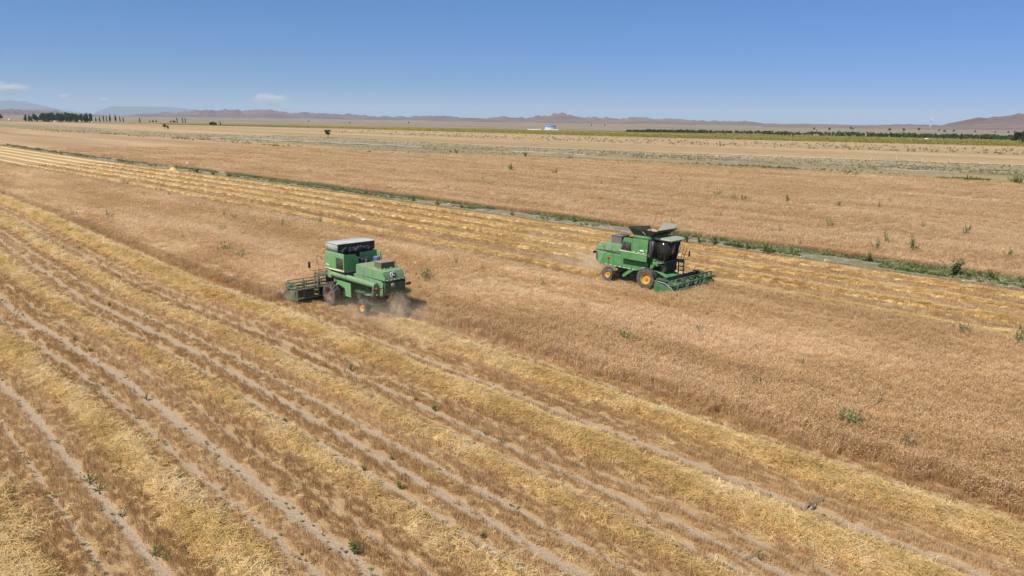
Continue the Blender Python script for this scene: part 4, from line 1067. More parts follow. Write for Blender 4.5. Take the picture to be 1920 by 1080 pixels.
    # --- grain tank: side shields, rear wall, engine bay
    # right shield
    rs = MB(); rs.prism([(.10, 1.92), (.13, 3.36), (.02, 3.46), (-1.86, 3.46), (-1.97, 3.40), (-2.25, 2.44), (-2.22, 1.92)], -1.36, -1.26); rs.build('right_shield', G, e, bevel=.03)
    rw = MB(); rw.prism([(-1.98, 3.16), (-1.27, 3.16), (-1.27, 2.56), (-2.16, 2.56)], -1.372, -1.34); rw.build('right_grille', M['black'], e)
    rst = MB(); rst.prism([(.10, 2.40), (.10, 2.44), (-2.26, 2.53), (-2.26, 2.42)], -1.374, -1.34); rst.build('right_stripe', M['cream'], e)
    # lower right cover
    lc = MB(); lc.prism([(-4.4, 1.16), (-.93, 1.12), (-.06, 1.50), (.06, 2.02), (-2.5, 2.02), (-3.5, 2.04), (-3.98, 2.04)], -1.0, -.70); lc.build('lower_right_cover', G if not old else GR, e, bevel=.02)
    lb = MB(); lb.box(-1.9, .05, -1.3, -.9, 1.86, 1.93); lb.build('shield_bottom', GD, e)
    # left shield: upper sheet above the folded unloading auger
    ls = MB(); ls.prism([(.12, 2.46), (.12, 3.42), (.02, 3.53), (-1.94, 3.53), (-2.06, 3.45), (-2.06, 2.46)], 1.26, 1.36); ls.build('left_shield', G, e, bevel=.03)
    lw = MB(); lw.prism([(-1.21, 3.24), (-1.98, 3.24), (-1.98, 2.58), (-1.21, 2.58)], 1.335, 1.372); lw.build('left_window', M['black'], e)
    lst = MB(); lst.prism([(.14, 2.40), (.14, 2.455), (-2.08, 2.535), (-2.08, 2.42)], 1.34, 1.376); lst.build('left_stripe', M['cream'], e)
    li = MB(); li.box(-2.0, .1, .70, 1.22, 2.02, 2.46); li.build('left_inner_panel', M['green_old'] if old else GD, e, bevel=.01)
    lq = MB(); lq.box(-.50, -.08, 1.16, 1.34, 1.86, 2.34); lq.build('left_box', GR, e, bevel=.02)
    lp = MB(); lp.prism([(-.70, 1.80), (-2.32, 1.74), (-2.36, .90), (-1.78, .88), (-1.62, 1.40), (-.80, 1.50)], 1.06, 1.12); lp.build('lower_left_cover', G, e, bevel=.015)
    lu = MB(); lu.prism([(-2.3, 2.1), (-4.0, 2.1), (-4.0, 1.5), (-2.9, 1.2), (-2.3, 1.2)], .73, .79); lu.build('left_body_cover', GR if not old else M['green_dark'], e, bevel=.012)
    # tank shell
    tk = MB(); tk.prism([(-1.25, 2.3), (-1.25, 3.50), (.10, 3.50), (.10, 2.62), (.3, 2.3)], -1.25, 1.25); tk.build('grain_tank', GD if old else M['green_dark'], e, bevel=.02)
    # rear return sheets of the shields
    rr = MB(); rr.prism([(1.33, 2.46), (1.33, 3.50), (.62, 3.44), (.30, 3.28), (.30, 2.46)], -2.05, -2.01, 'x'); rr.build('left_return_sheet', G if old else GD, e, bevel=.006)
    r2 = MB(); r2.prism([(-1.30, 2.60), (-1.30, 3.50), (-.02, 3.46), (-.02, 2.60)], -1.66, -1.62, 'x'); r2.build('right_return_sheet', G if old else GD, e, bevel=.006)
    r3 = MB(); r3.box(-2.04, -1.5, -1.26, 1.26, 2.32, 2.48); r3.build('engine_deck', M['soot'], e)
    # engine
    en = MB(); en.box(-1.95, -1.45, -.55, .30, 2.48, 2.95); en.box(-1.85, -1.55, -.45, .2, 2.95, 3.12)
    en.lathe([(-.2, .001), (-.2, .12), (.2, .12), (.2, .001)], (-1.98, -.15, 3.02), 14)
    en.tube([(-1.7, .1, 3.1), (-1.7, .25, 3.35), (-1.85, .45, 3.40)], .05, 8)
    for k in range(5): en.tube([(-1.9, -.5 + .2 * k, 2.9), (-2.0, -.45 + .2 * k, 3.15), (-1.6, -.4 + .2 * k, 3.2)], .018, 5)
    en.build('engine', M['soot'], e, bevel=.01)
    al = MB(); al.lathe([(-.06, .001), (-.06, .11), (.06, .11), (.06, .001)], (-2.06, -.18, 2.95), 14); al.build('alternator', M['grey'], e, smooth=True)
    # unloading auger folded back along the left side
    ua = MB(); ua.tube([(-.45, 1.20, 2.12), (-4.95, 1.02, 2.06)], .165, 16); ua.tube([(-.45, 1.20, 2.12), (-.40, 1.15, 2.12), (-.30, .9, 2.12)], .19, 12)
    for x in (-1.55, -2.05): ua.tube([(x, 1.20 - (x + .45) * -.038, 2.12 + (x + .45) * .0127), (x - .06, 1.20 - (x + .45) * -.038, 2.12 + (x + .45) * .0127)], .185, 16)
    uo = ua.build('unloading_auger', GR, e, smooth=True)
    sp = MB(); sp.tube([(-4.75, 1.04, 2.02), (-4.82, 1.06, 1.75), (-4.72, 1.08, 1.38)], [.17, .16, .13], 12); sp.build('spout_boot', M['grey'], uo, smooth=True)
    sp2 = MB(); sp2.tube([(-4.95, 1.12, 2.22), (-5.08, 1.12, 2.22), (-5.10, 1.12, 1.88), (-5.0, 1.12, 1.88)], .025, 6); sp2.build('spout_handle', M['rust'], uo)
    # --- cab (the weathered machine has only an open driver's stand)
    cb = MB(); cb.box(.36, 1.16, -.78, .78, 1.92, 2.03); cb.build('cab_floor', GD, e, bevel=.01)
    if not old:
        bw = MB(); bw.box(.34, .42, -.74, .74, 2.03, 3.52); bw.build('cab_back', M['grey'], e, bevel=.01)
        rf = MB(); rf.prism([(.28, 3.54), (.28, 3.66), (.45, 3.70), (1.45, 3.68), (1.74, 3.60), (1.74, 3.55), (1.5, 3.52)], -.86, .86); rf.build('cab_roof', M['roof_pale'], e, bevel=.03)
        pl = MB()
        for s in (-1, 1):
            pl.tube([(1.10, s * .74, 2.0), (1.40, s * .76, 3.54)], .038, 6); pl.tube([(.42, s * .75, 2.0), (.36, s * .76, 3.54)], .05, 6)
            pl.tube([(.42, s * .75, 2.05), (1.10, s * .74, 2.05)], .035, 6); pl.tube([(.4, s * .76, 3.48), (1.40, s * .76, 3.48)], .045, 6)
        pl.tube([(1.10, -.74, 2.05), (1.16, 0, 2.05), (1.10, .74, 2.05)], .035, 6); pl.tube([(1.40, -.76, 3.46), (1.46, 0, 3.46), (1.40, .76, 3.46)], .07, 6)
        pl.build('cab_pillars', M['black'], e, smooth=True)
        for s in (-1, 1):
            g = MB(); g.prism([(.42, 2.07), (1.11, 2.07), (1.38, 3.46), (.38, 3.46)], s * .735, s * .742); g.build('side_window', M['glass'], e)
        g = MB(); g.hexa([(1.115, -.72, 2.07), (1.115, .72, 2.07), (1.125, .72, 2.07), (1.125, -.72, 2.07), (1.40, -.74, 3.44), (1.40, .74, 3.44), (1.41, .74, 3.44), (1.41, -.74, 3.44)]); g.build('windscreen', M['glass'], e)
        wp = MB(); wp.tube([(1.18, -.1, 2.12), (1.27, .35, 2.6)], .012, 5); wp.build('wiper', M['black'], e)
    st = MB(); st.box(.50, .82, -.26, .26, 2.40, 2.54); st.box(.45, .55, -.25, .25, 2.5, 3.05); st.box(.52, .78, -.2, .2, 2.03, 2.40); st.build('driver_seat', M['cloth'], e, bevel=.04)
    sw = MB(); sw.tube([(1.05, 0, 2.03), (.98, 0, 2.72)], .035, 8)
    sw.tube([(.96 + .17 * math.cos(2 * math.pi * k / 16) * .6, .18 * math.sin(2 * math.pi * k / 16), 2.74 + .17 * math.cos(2 * math.pi * k / 16) * .4) for k in range(17)], .016, 6, cap=False)
    sw.box(.55, .95, -.62, -.40, 2.03, 2.52); sw.build('steering_column', M['black'], e)
    # under the cab
    ub = MB(); ub.prism([(.32, 1.25), (.32, 1.92), (1.22, 1.92), (1.26, 1.35), (1.1, 1.22)], -.66, .72); ub.build('cab_base', M['black'], e, bevel=.02)
    hb = MB(); hb.box(.42, .86, -1.10, -.68, 1.72, 1.98); hb.box(.50, .72, -1.16, -1.1, 1.76, 1.94); hb.build('battery_box', G, e, bevel=.02)
    sb = MB(); sb.tube([(.85, -1.02, 1.93), (1.20, -.80, 1.98)], .025, 6); sb.build('step_rail', M['steel'], e)
    eb = MB(); eb.box(.14, .34, -1.22, -.55, 2.05, 3.44)
    for k in range(6): eb.tube([(.36, -1.1 + .09 * k, 2.5), (.40, -1.1 + .09 * k, 3.0), (.34, -1.06 + .09 * k, 3.4)], .016, 5)
    eb.build('cab_rear_gear', M['soot'], e)
    ep = MB(); ep.tube([(.40, -1.14, 2.75), (.40, -1.14, 3.42)], .022, 7); ep.build('exhaust_stub', M['steel'], e)
    fp = MB(); fp.prism([(.16, 1.36), (.16, 2.28), (.50, 2.1), (.50, 1.62)], -.98, -.70); fp.build('front_gusset', G, e, bevel=.012)
    # platform, ladder and rails on the left
    pf = MB(); pf.box(.30, 1.4, .80, 1.42, 1.86, 1.92); pf.box(.30, 1.4, 1.38, 1.42, 1.78, 1.96); pf.build('platform', HG, e, bevel=.008)
    ld = MB()
    for y_ in (1.36, 1.50):
        pass
    for x_ in (.92, 1.34): ld.box(x_ - .03, x_ + .03, 1.40, 1.48, .50, 1.9)
    for z_ in (.55, .85, 1.15, 1.45, 1.75): ld.box(.92, 1.34, 1.38, 1.54, z_ - .02, z_ + .02)
    ld.build('ladder', HG, e)
    hr = MB(); hr.tube([(.40, 1.40, 1.95), (.75, 1.42, 2.15), (1.0, 1.42, 2.75), (.98, 1.42, 3.02), (.85, 1.42, 3.10), (.55, 1.40, 3.06), (.45, 1.38, 2.85)], .02, 6)
    hr.tube([(.78, 1.42, 2.22), (.30, 1.40, 2.26)], .016, 6); hr.tube([(.88, 1.42, 2.5), (.30, 1.40, 2.54)], .016, 6)
    hr.build('handrail', M['rust'] if old else M['black'], e, smooth=True)
    hr = MB(); hr.tube([(1.36, 1.30, 1.9), (1.56, 1.32, 2.75), (1.50, 1.32, 2.98), (1.36, 1.32, 2.92), (1.16, 1.30, 2.0)], .018, 6); hr.tube([(1.46, 1.31, 2.35), (1.26, 1.31, 2.35)], .016, 6)
    if not old: hr.build('front_handrail', M['black'], e, smooth=True)
    for s in (1, -1):
        yb = 1.62 if s > 0 else -1.0
        mr = MB()
        if s > 0: mr.tube([(1.12, .75, 2.1), (1.5, 1.3, 2.0), (1.62, yb, 2.05), (1.62, yb, 2.2)], .014, 6); mr.box(1.60, 1.65, yb - .07, yb + .07, 2.2, 2.58)
        elif old: continue
        else: mr.tube([(1.68, .80, 3.60), (1.74, 1.0, 3.58), (1.74, 1.02, 3.5)], .016, 6); mr.box(1.72, 1.77, .95, 1.09, 3.30, 3.54)
        mr.build('mirror', M['black'], e)
    # feeder house
    fh = MB(); fh.prism([(.35, 1.28), (.55, 1.34), (1.50, .98), (1.50, .36), (1.2, .36), (.3, .80)], -.62, .62); fh.build('feeder_house', G, e, bevel=.02)
    ft = MB(); ft.prism([(.5, 1.36), (1.46, 1.0), (1.56, 1.02), (1.0, 1.26)], -.95, .70); ft.build('feeder_cover', G, e, bevel=.012)
    header(e, HG if old else M['green_header'], GD, M['soot'] if old else M['grey'])
    # lights, plates, marks
    for s in (1, -1):
        x = -5.30 if old else -4.85; yl = 1.20 if s > 0 else -1.02
        b = MB(); b.box(x - .02, x + .02, min(s * .7, yl), max(s * .7, yl), 1.94, 1.98); b.box(x - .04, x + .05, yl - .15, yl + .15, 1.90, 2.06); bo = b.build('tail_light', M['black'], e, bevel=.006)
        l1 = MB(); l1.box(x - .055, x - .035, yl - .13, yl - .01, 1.915, 2.045); l1.build('lens', M['red'], bo)
        l2 = MB(); l2.box(x - .055, x - .035, yl + .02, yl + .13, 1.915, 2.045); l2.build('lens', M['amber'], bo)
    for k in range(4):
        y = -.62 + k * .413; w_ = MB(); w_.lathe([(-.0, .001), (-.0, .05), (.0, .05)], (0, 0, 0), 6)
        hl = MB(); hl.box(1.50, 1.60, y - .08, y + .08, 3.42, 3.53)
        if not old: hl.build('work_light', M['steel'], e, bevel=.01)
    tp = MB()
    if old:
        dashes(tp, (-5.135, .66, 2.85), (-5.135, -.66, 2.85), 4, .025, (-1, 0, .5), .35); dashes(tp, (-5.415, .70, 2.385), (-5.415, -.70, 2.385), 5, .03, (-1, 0, .3), .6); dashes(tp, (-5.40, .71, 2.42), (-5.30, .71, 2.58), 1, .03, (-.9, 0, .5)); dashes(tp, (-5.40, -.71, 2.42), (-5.30, -.71, 2.58), 1, .03, (-.9, 0, .5))
        dashes(tp, (-5.36, .66, 1.56), (-5.36, -.66, 1.56), 4, .025, (-1, 0, -.1), .4)
        dashes(tp, (0, 1.364, 3.44), (-1.9, 1.364, 3.44), 5, .025, (0, 1, 0), .22)
        dashes(tp, (-.72, 1.128, 1.5), (-.85, 1.128, 1.44), 1, .05, (0, 1, 0), .8); dashes(tp, (-1.8, 1.128, .95), (-2.32, 1.128, .95), 3, .04, (0, 1, 0), .3)
    else:
        dashes(tp, (-3.9, -1.005, 1.20), (-1.0, -1.005, 1.17), 7, .045, (0, -1, 0), .5); dashes(tp, (-.55, -1.005, 1.36), (-.2, -1.005, 1.50), 1, .05, (0, -1, 0), .8)
        dashes(tp, (.34, -.863, 3.62), (1.64, -.863, 3.59), 5, .05, (0, -1, .0), .45); dashes(tp, (1.745, -.80, 3.58), (1.745, .80, 3.58), 6, .035, (1, 0, 0), .4)
        dashes(tp, (-4.7, -.765, 2.52), (-3.9, -.765, 2.57), 2, .035, (0, -1, .3), .3)
        dashes(tp, (-1.2, -1.366, 2.56), (.08, -1.366, 2.50), 3, .045, (0, -1, 0), .4); dashes(tp, (.06, -1.366, 2.52), (.06, -1.366, 2.8), 1, .025, (0, -1, 0), .9)
    tp.build('reflective_tape', M['white'], e)
    sm = MB()
    for x in (-.55, -1.15): sm.box(x - .006, x + .006, -1.366, -1.35, 2.56, 3.40)
    for x in (-.6, -1.15): sm.box(x - .006, x + .006, 1.35, 1.366, 2.52, 3.46)
    for x in (-1.4, -2.3, -3.1): sm.box(x - .006, x + .006, -1.006, -.99, 1.16, 2.0)
    for x in (-3.3, -4.2): sm.box(x - .007, x + .007, -.748 if old else -.77, .748 if old else .77, 2.40, 2.80 if old else 2.6)
    sm.build('panel_seam', M['black'], e)
    gl_ = MB()
    for k in range(7): gl_.box(-2.12 + .0, -1.29, -1.378, -1.371, 2.60 + k * .078, 2.615 + k * .078)
    for k in range(7): gl_.box(-1.96, -1.23, 1.371, 1.378, 2.62 + k * .085, 2.635 + k * .085)
    gl_.build('grille_slats', M['grey'], e)
    # printed marks
    if old:
        # rear emblem: leaping deer in a rounded black shield with a white border, on the sloping hood end
        def emb(poly, off, mat, name):
            # plane of the hood end: from (-5.12, 2.86) down to (-5.40, 2.38)
            ax_ = Vector((0, -1, 0)); up = Vector((.28, 0, .48)).normalized(); nr = Vector((-.48, 0, .28)).normalized(); c0 = Vector((-5.262, .02, 2.615))
            mb = MB(); n = len(poly)
            vs_ = [c0 + ax_ * a + up * b + nr * (off - .004) for a, b in poly] + [c0 + ax_ * a + up * b + nr * (off + .004) for a, b in poly]
            mb.add(vs_, [tuple(range(n)), tuple(range(2 * n - 1, n - 1, -1))] + [(i, i + n, (i + 1) % n + n, (i + 1) % n) for i in range(n)])
            return mb.build(name, mat, None)
        def shield(r): return [(r * math.copysign(abs(math.cos(t)) ** .55, math.cos(t)) * 1.0, r * math.copysign(abs(math.sin(t)) ** .6, math.sin(t)) * .95) for t in [2 * math.pi * k / 28 for k in range(28)]]
        bo = emb(shield(.205), .006, M['white'], 'emblem'); bo.parent = e
        b1 = emb(shield(.178), .014, M['black'], 'emblem_field'); b1.parent = bo
        deer = [(-.11, -.075), (-.085, -.02), (-.075, .05), (-.095, .085), (-.09, .125), (-.07, .10), (-.055, .14), (-.04, .09), (-.03, .03), (.02, .012), (.08, 0), (.115, -.05), (.135, -.085), (.09, -.07), (.05, -.045), (.0, -.04), (-.045, -.045), (-.07, -.095)]
        b2 = emb(deer, .022, M['white'], 'emblem_deer'); b2.parent = bo
        pp = MB(); pp.box(-5.435, -5.40, .05, .32, 1.96, 2.18); pp.build('number_plate', M['pink'], e)
        nm = MB()
        for k in range(4): nm.box(-.02 - k * .085, -.085 - k * .085, 1.358, 1.368, 2.60, 2.70)
        nm.build('model_number', M['white'], e)
        at = MB()
        for k in range(10):
            if k == 4: continue
            x = -2.55 - k * .14; at.hexa([(x, 1.292 + .038 * (x + 2.0) , 2.15), (x - .09, 1.289 + .038 * (x + 2.0), 2.15), (x - .09, 1.24 + .038 * (x + 2), 2.15), (x, 1.24 + .038 * (x + 2), 2.15), (x, 1.262 + .038 * (x + 2), 2.215), (x - .06, 1.26 + .038 * (x + 2), 2.215), (x - .06, 1.2 + .038 * (x + 2), 2.215), (x, 1.2 + .038 * (x + 2), 2.215)])
        at.build('auger_lettering', M['mesh_net'], e)
    else:
        nm = MB(); nm.box(-.18, -.52, -1.374, -1.358, 2.62, 2.74); nm.build('model_number', M['white'], e)
        rd = MB(); rd.prism([(-3.42, 1.62), (-3.36, 1.80), (-3.60, 1.80), (-3.66, 1.78), (-3.60, 1.60), (-3.50, 1.55)], -1.012, -.99); rd.prism([(-3.46, 1.40), (-3.40, 1.47), (-3.64, 1.49), (-3.58, 1.38)], -1.012, -.99); rd.build('red_emblem', M['red'], e)
    # tank top
    if old:
        ex = MB(); ex.box(-1.38, .02, -1.32, 1.30, 3.52, 4.02); ex.build('tank_extension', M['soot'], e, bevel=.01)
        nt_ = MB(); nt_.box(-1.36, .0, 1.302, 1.33, 3.53, 4.0); nt_.build('side_net', M['mesh_net'], e)
        tb = MB(); tb.box(-1.42, -.50, -1.36, 1.36, 4.02, 4.06); tb.box(-.42, -.22, -1.36, 1.36, 4.02, 4.05); tb.box(-.14, .06, -1.36, 1.36, 4.02, 4.05); tb.build('top_sheet', M['tarp'], e, bevel=.01)
        bl = MB()
        for k in range(26):
            y = 1.15 - k * .075; x = -1.42 - random.uniform(0, .18); z = 3.52 + random.uniform(0, .26); r_ = random.uniform(.06, .14)
            bl.lathe([(-r_, .005), (-r_ * .6, r_ * .8), (0, r_), (r_ * .6, r_ * .8), (r_, .005)], (x, y, z), 8)
        bl.build('bundled_sacking', M['soot'], e, smooth=True)
        bt = MB(); bt.tube([(-2.42, -.75, 2.92), (-2.42, -.75, 3.02), (-2.42, -.75, 3.20), (-2.42, -.75, 3.24)], [.20, .22, .22, .18], 16); bt.build('blue_drum', M['blue'], e, smooth=True)
        hp = MB()
        for k in range(60):
            x = random.uniform(-4.9, -2.6); y = random.uniform(-.6, .6); hp.box(x, x + random.uniform(.03, .1), y, y + random.uniform(.03, .1), 2.90, 2.985 + random.uniform(0, .02))
        hp.build('chaff_litter', M['grain'], e)
    else:
        z0 = 3.70
        wl_ = MB(); wl_.prism([(-1.28, 3.44), (-1.28, z0), (.10, z0), (.10, 3.44)], -1.14, -1.10); wl_.prism([(-1.28, 3.44), (-1.28, z0), (.10, z0), (.10, 3.44)], 1.10, 1.14); wl_.box(-1.30, -1.26, -1.10, 1.10, 3.44, z0); wl_.box(.08, .12, -1.10, 1.10, 3.44, z0); wl_.build('tank_rim', G, e)
        def flap(a, b, c, d, mat, name='tank_flap'):
            q = [Vector(p) for p in (a, b, c, d)]; n = (q[1] - q[0]).cross(q[3] - q[0]).normalized() * .018
            mb = MB(); mb.hexa([p - n for p in q] + [p + n for p in q]); return mb.build(name, mat, e, bevel=.006)
        flap((-1.28, -1.08, z0), (-.15, -1.12, z0), (-.55, -1.50, 4.22), (-1.66, -1.35, 4.28), M['flap'])          # right, rear half
        flap((-1.28, 1.08, z0), (-1.28, -1.08, z0), (-1.66, -1.35, 4.28), (-1.60, 1.2, 4.10), M['flap'])
        flap((.10, -1.10, z0), (.10, 1.10, z0), (.78, 1.28, 4.18), (.78, -1.28, 4.16), M['flap'])
        flap((.62, -1.24, 4.09), (.62, .6, 4.09), (.80, .6, 4.22), (.80, -1.24, 4.22), GR, 'flap_rim')
        flap((-.9, 1.12, z0), (.25, 1.12, z0), (.62, 1.50, 4.42), (-.60, 1.50, 4.44), M['flap_inside'])             # left, opened highest
        flap((-.12, -1.10, z0), (.10, -1.10, z0), (.74, -1.28, 4.14), (-.5, -1.36, 4.20), M['black'], 'flap_gusset')
        gh = MB(); n = 14
        X_ = np.linspace(-1.26, .08, n); Y_ = np.linspace(-1.08, 1.08, n)
        vs_ = [(x, y, 3.72 + .38 * math.exp(-((x + .55) ** 2 / .35 + (y - .1) ** 2 / .55)) + random.uniform(-.01, .01)) for x in X_ for y in Y_]
        gh.add(vs_, [(i * n + j, (i + 1) * n + j, (i + 1) * n + j + 1, i * n + j + 1) for i in range(n - 1) for j in range(n - 1)]); gh.build('grain_heap', M['grain'], e, smooth=True)
        fa = MB(); fa.tube([(-.35, -.5, 3.8), (-.30, -.5, 4.16)], .07, 10); fa.build('filling_auger', GR, e, smooth=True)
        bk = MB(); bk.tube([(-1.75, -.9, 3.46), (-1.75, -.9, 3.58)], [.06, .05], 10); bk.build('beacon', M['amber'], e, smooth=True)
        bp = MB(); bp.tube([(-1.2, -.9, 2.1), (-2.15, -.95, .55)], .02, 6)
        bp = MB(); bp.prism([(-1.12, 1.18), (-1.28, 1.06), (-2.10, .48), (-2.22, .50), (-2.24, .64), (-1.55, 1.16)], -.98, -.90); bp.build('elevator_leg', G, e, bevel=.02)
    tag(e, label, 'harvester')
    return e
ROT = math.atan2(RD[1], RD[0])
harvester('old', P(LC[0], LC[1], .02), ROT, 'weathered green combine harvester seen from behind, deer emblem on its hood, tarpaulin over the tank')
harvester('new', P(RC[0], RC[1], .02), ROT + math.pi, 'bright green combine harvester with yellow wheels, glazed cab and open grain tank flaps')
# ------------------------------------------------------------------ single weeds and shrubs
def shrub_mesh(mat, n, r, upright, lw, stems):
    """unit-high plant: stems with narrow leaves"""
    vs, fs, tn = [], [], []
    for k in range(stems):
        d = rdir() * r * random.uniform(.15, 1.0); top = d + Vector((0, 0, random.uniform(.55, 1.05) * (1 - .35 * (d.length / r) * (1 - upright))))
        ribbon(vs, fs, tn, [Vector((0, 0, -.05)), d * .45 + Vector((0, 0, top.z * .5)), top], [.012, .010, .004], .2, rdir())
        for j in range(n):
            t = random.uniform(.2, 1.0); p = Vector((0, 0, 0)).lerp(top, t); p = p + Vector((d.x * .1, d.y * .1, 0))
            o = Vector((random.gauss(0, 1), random.gauss(0, 1), random.gauss(.5, .7))).normalized() * random.uniform(.07, .17) * (1.25 - .5 * t)
            ribbon(vs, fs, tn, [p, p + o * .5 + Vector((0, 0, .01)), p + o], [lw * .4, lw, lw * .2], random.random(), rdir())
    return piece_mesh('weed', vs, fs, tn, mat)
SH = {'bush': [shrub_mesh(M['weed'], 16, .55, .2, .035, 15) for _ in range(4)], 'pale': [shrub_mesh(M['weed_pale'], 14, .42, .5, .030, 11) for _ in range(4)],
      'tall': [shrub_mesh(M['weed_pale'], 12, .24, .9, .026, 7) for _ in range(4)], 'dry': [shrub_mesh(M['weed_grey'], 9, .30, .8, .022, 7) for _ in range(3)], 'low': [shrub_mesh(M['weed'], 12, .95, .1, .06, 14) for _ in range(4)]}
def weed(kind, x, y, h, label, group, wide=1.0, z=0.0, zs=None):
    g = ground(x, y, zs or 0.0); g.z = z
    if group in (gN, gF): h *= 1.2
    o = link(bpy.data.objects.new('weed', random.choice(SH[kind]))); o.location = g; o.rotation_euler.z = random.uniform(0, 6.28); o.scale = (h * wide, h * wide, h)
    tag(o, label, 'weed', group)
gD, gN, gF, gS = 'shrubs on the ditch bank', 'weeds in the near standing wheat', 'weeds in the far wheat field', 'weeds on the stubble'
for x, y, h, wd in ((1077, 420, 1.25, .7), (960, 406, .75, 1.2), (865, 392, .7, 1), (918, 398, .45, 1.3), (1020, 410, .45, 1.3), (1050, 417, .7, 1), (1440, 476, 1.25, 1.2), (1628, 494, 1.0, 1.1), (1720, 509, .95, 1.4), (1790, 522, 1.7, 1.3), (1858, 530, 1.1, 1.2), (1815, 526, .9, 1.3), (1915, 535, .8, 1.2),
                     (775, 379, 1.0, .9), (687, 366, 1.1, .8), (735, 373, .8, 1), (820, 386, .6, 1.4), (370, 325, 1.3, 1.6), (430, 332, 1.1, 1.2), (400, 329, 1.0, 1.5), (478, 337, .9, 1.3), (330, 317, 1.0, 1.4), (512, 342, .7, 1.5), (560, 348, .7, 1.5), (610, 354, .7, 1.5), (640, 359, .8, 1.2), (115, 290, .9, 1.6), (72, 283, .9, 2), (30, 276, .9, 2), (15, 273, .9, 2), (150, 294, .8, 2), (230, 305, .8, 2), (270, 309, .8, 2),
                     (1285, 452, 1.0, 1.3), (1310, 456, .7, 1.5), (1340, 460, .9, 1.4), (1150, 428, .6, 1.6), (1380, 466, .8, 1.5), (1490, 480, .7, 1.6), (1560, 486, .5, 1.5)):
    weed('bush', x, y, h, 'bushy green weed growing on the ditch bank', gD, wd, .05)
for x, y, h in ((1265, 448, 1.9), (1245, 446, 1.4), (1400, 470, 1.3), (688, 365, 1.2)):
    weed('tall', x, y, h, 'tall pale weed standing at the edge of the ditch', gD, 1.0, .05)
for k_, x, y, h in (('bush', 423, 480, 1.15), ('pale', 455, 492, 1.0), ('tall', 530, 432, 1.2), ('dry', 203, 412, 1.2), ('pale', 207, 416, 1.0), ('dry', 420, 412, 1.1), ('dry', 475, 425, 1.1), ('dry', 345, 456, 1.0), ('pale', 795, 538, 1.35), ('pale', 802, 530, 1.1), ('pale', 1172, 656, 1.15), ('pale', 1593, 818, 1.15), ('pale', 1584, 814, 1.0), ('pale', 1806, 640, 1.05), ('tall', 1914, 662, 1.5), ('tall', 1905, 655, 1.1), ('dry', 1500, 700, 1.0), ('dry', 1420, 740, 1.0), ('dry', 140, 410, 1.2), ('dry', 270, 372, 1.1),
                    ('dry', 318, 372, 1.1), ('pale', 232, 346, 1.0), ('pale', 240, 347, .9), ('dry', 385, 382, 1.2), ('dry', 1090, 590, 1.0), ('dry', 905, 515, 1.0), ('dry', 1310, 640, 1.0), ('dry', 1640, 780, 1.0), ('dry', 1700, 860, 1.05), ('pale', 600, 420, 1.0), ('dry', 820, 480, 1.0), ('dry', 1020, 545, 1.1), ('dry', 855, 505, 1.1), ('pale', 440, 418, .95), ('pale', 415, 440, .95)):
    weed(k_, x, y, h, {'bush': 'dense green weed standing in the wheat ahead of the weathered harvester', 'pale': 'pale green bushy weed poking out of the near standing wheat', 'tall': 'tall slender green weed above the near standing wheat', 'dry': 'dull dry weed poking out of the near standing wheat'}[k_], gN)
for k_, x, y, h in (('bush', 958, 322, 1.9), ('bush', 1040, 328, 1.4), ('pale', 1345, 372, 1.5), ('pale', 1376, 378, 1.2), ('bush', 1396, 380, 1.2), ('bush', 1476, 382, 1.2), ('bush', 1570, 392, 1.1), ('pale', 1556, 432, 1.3), ('pale', 1643, 475, 1.4), ('tall', 1713, 478, 1.7), ('tall', 1706, 476, 1.4), ('pale', 1811, 446, 1.4), ('tall', 1660, 462, 1.5), ('pale', 1890, 490, 1.2), ('bush', 1587, 330, 1.4), ('bush', 1602, 331, 1.2), ('dry', 1190, 340, 1.3), ('dry', 1127, 350, 1.3), ('dry', 1275, 345, 1.3), ('dry', 820, 330, 1.3), ('dry', 840, 360, 1.2), ('pale', 580, 327, 1.2),
                    ('bush', 855, 288, 1.7), ('bush', 845, 287, 1.3), ('bush', 985, 295, 1.7), ('bush', 1070, 300, 1.4), ('bush', 1815, 342, 1.7), ('bush', 1910, 348, 2.2), ('bush', 1900, 347, 1.8), ('dry', 1648, 395, 1.3), ('dry', 1667, 383, 1.2), ('dry', 1730, 432, 1.2), ('dry', 1500, 470, 1.2), ('dry', 1462, 440, 1.1), ('dry', 1370, 330, 1.3), ('dry', 740, 325, 1.3), ('dry', 470, 302, 1.3), ('dry', 300, 285, 1.2), ('dry', 1080, 385, 1.1), ('dry', 700, 345, 1.1), ('dry', 905, 340, 1.2)):
    weed(k_, x, y, h, {'bush': 'round green shrub standing in the broad far wheat field', 'pale': 'pale green weed poking out of the far wheat field', 'tall': 'tall slender weed standing in the wheat beyond the ditch', 'dry': 'dull dry weed poking out of the far wheat field'}[k_], gF)
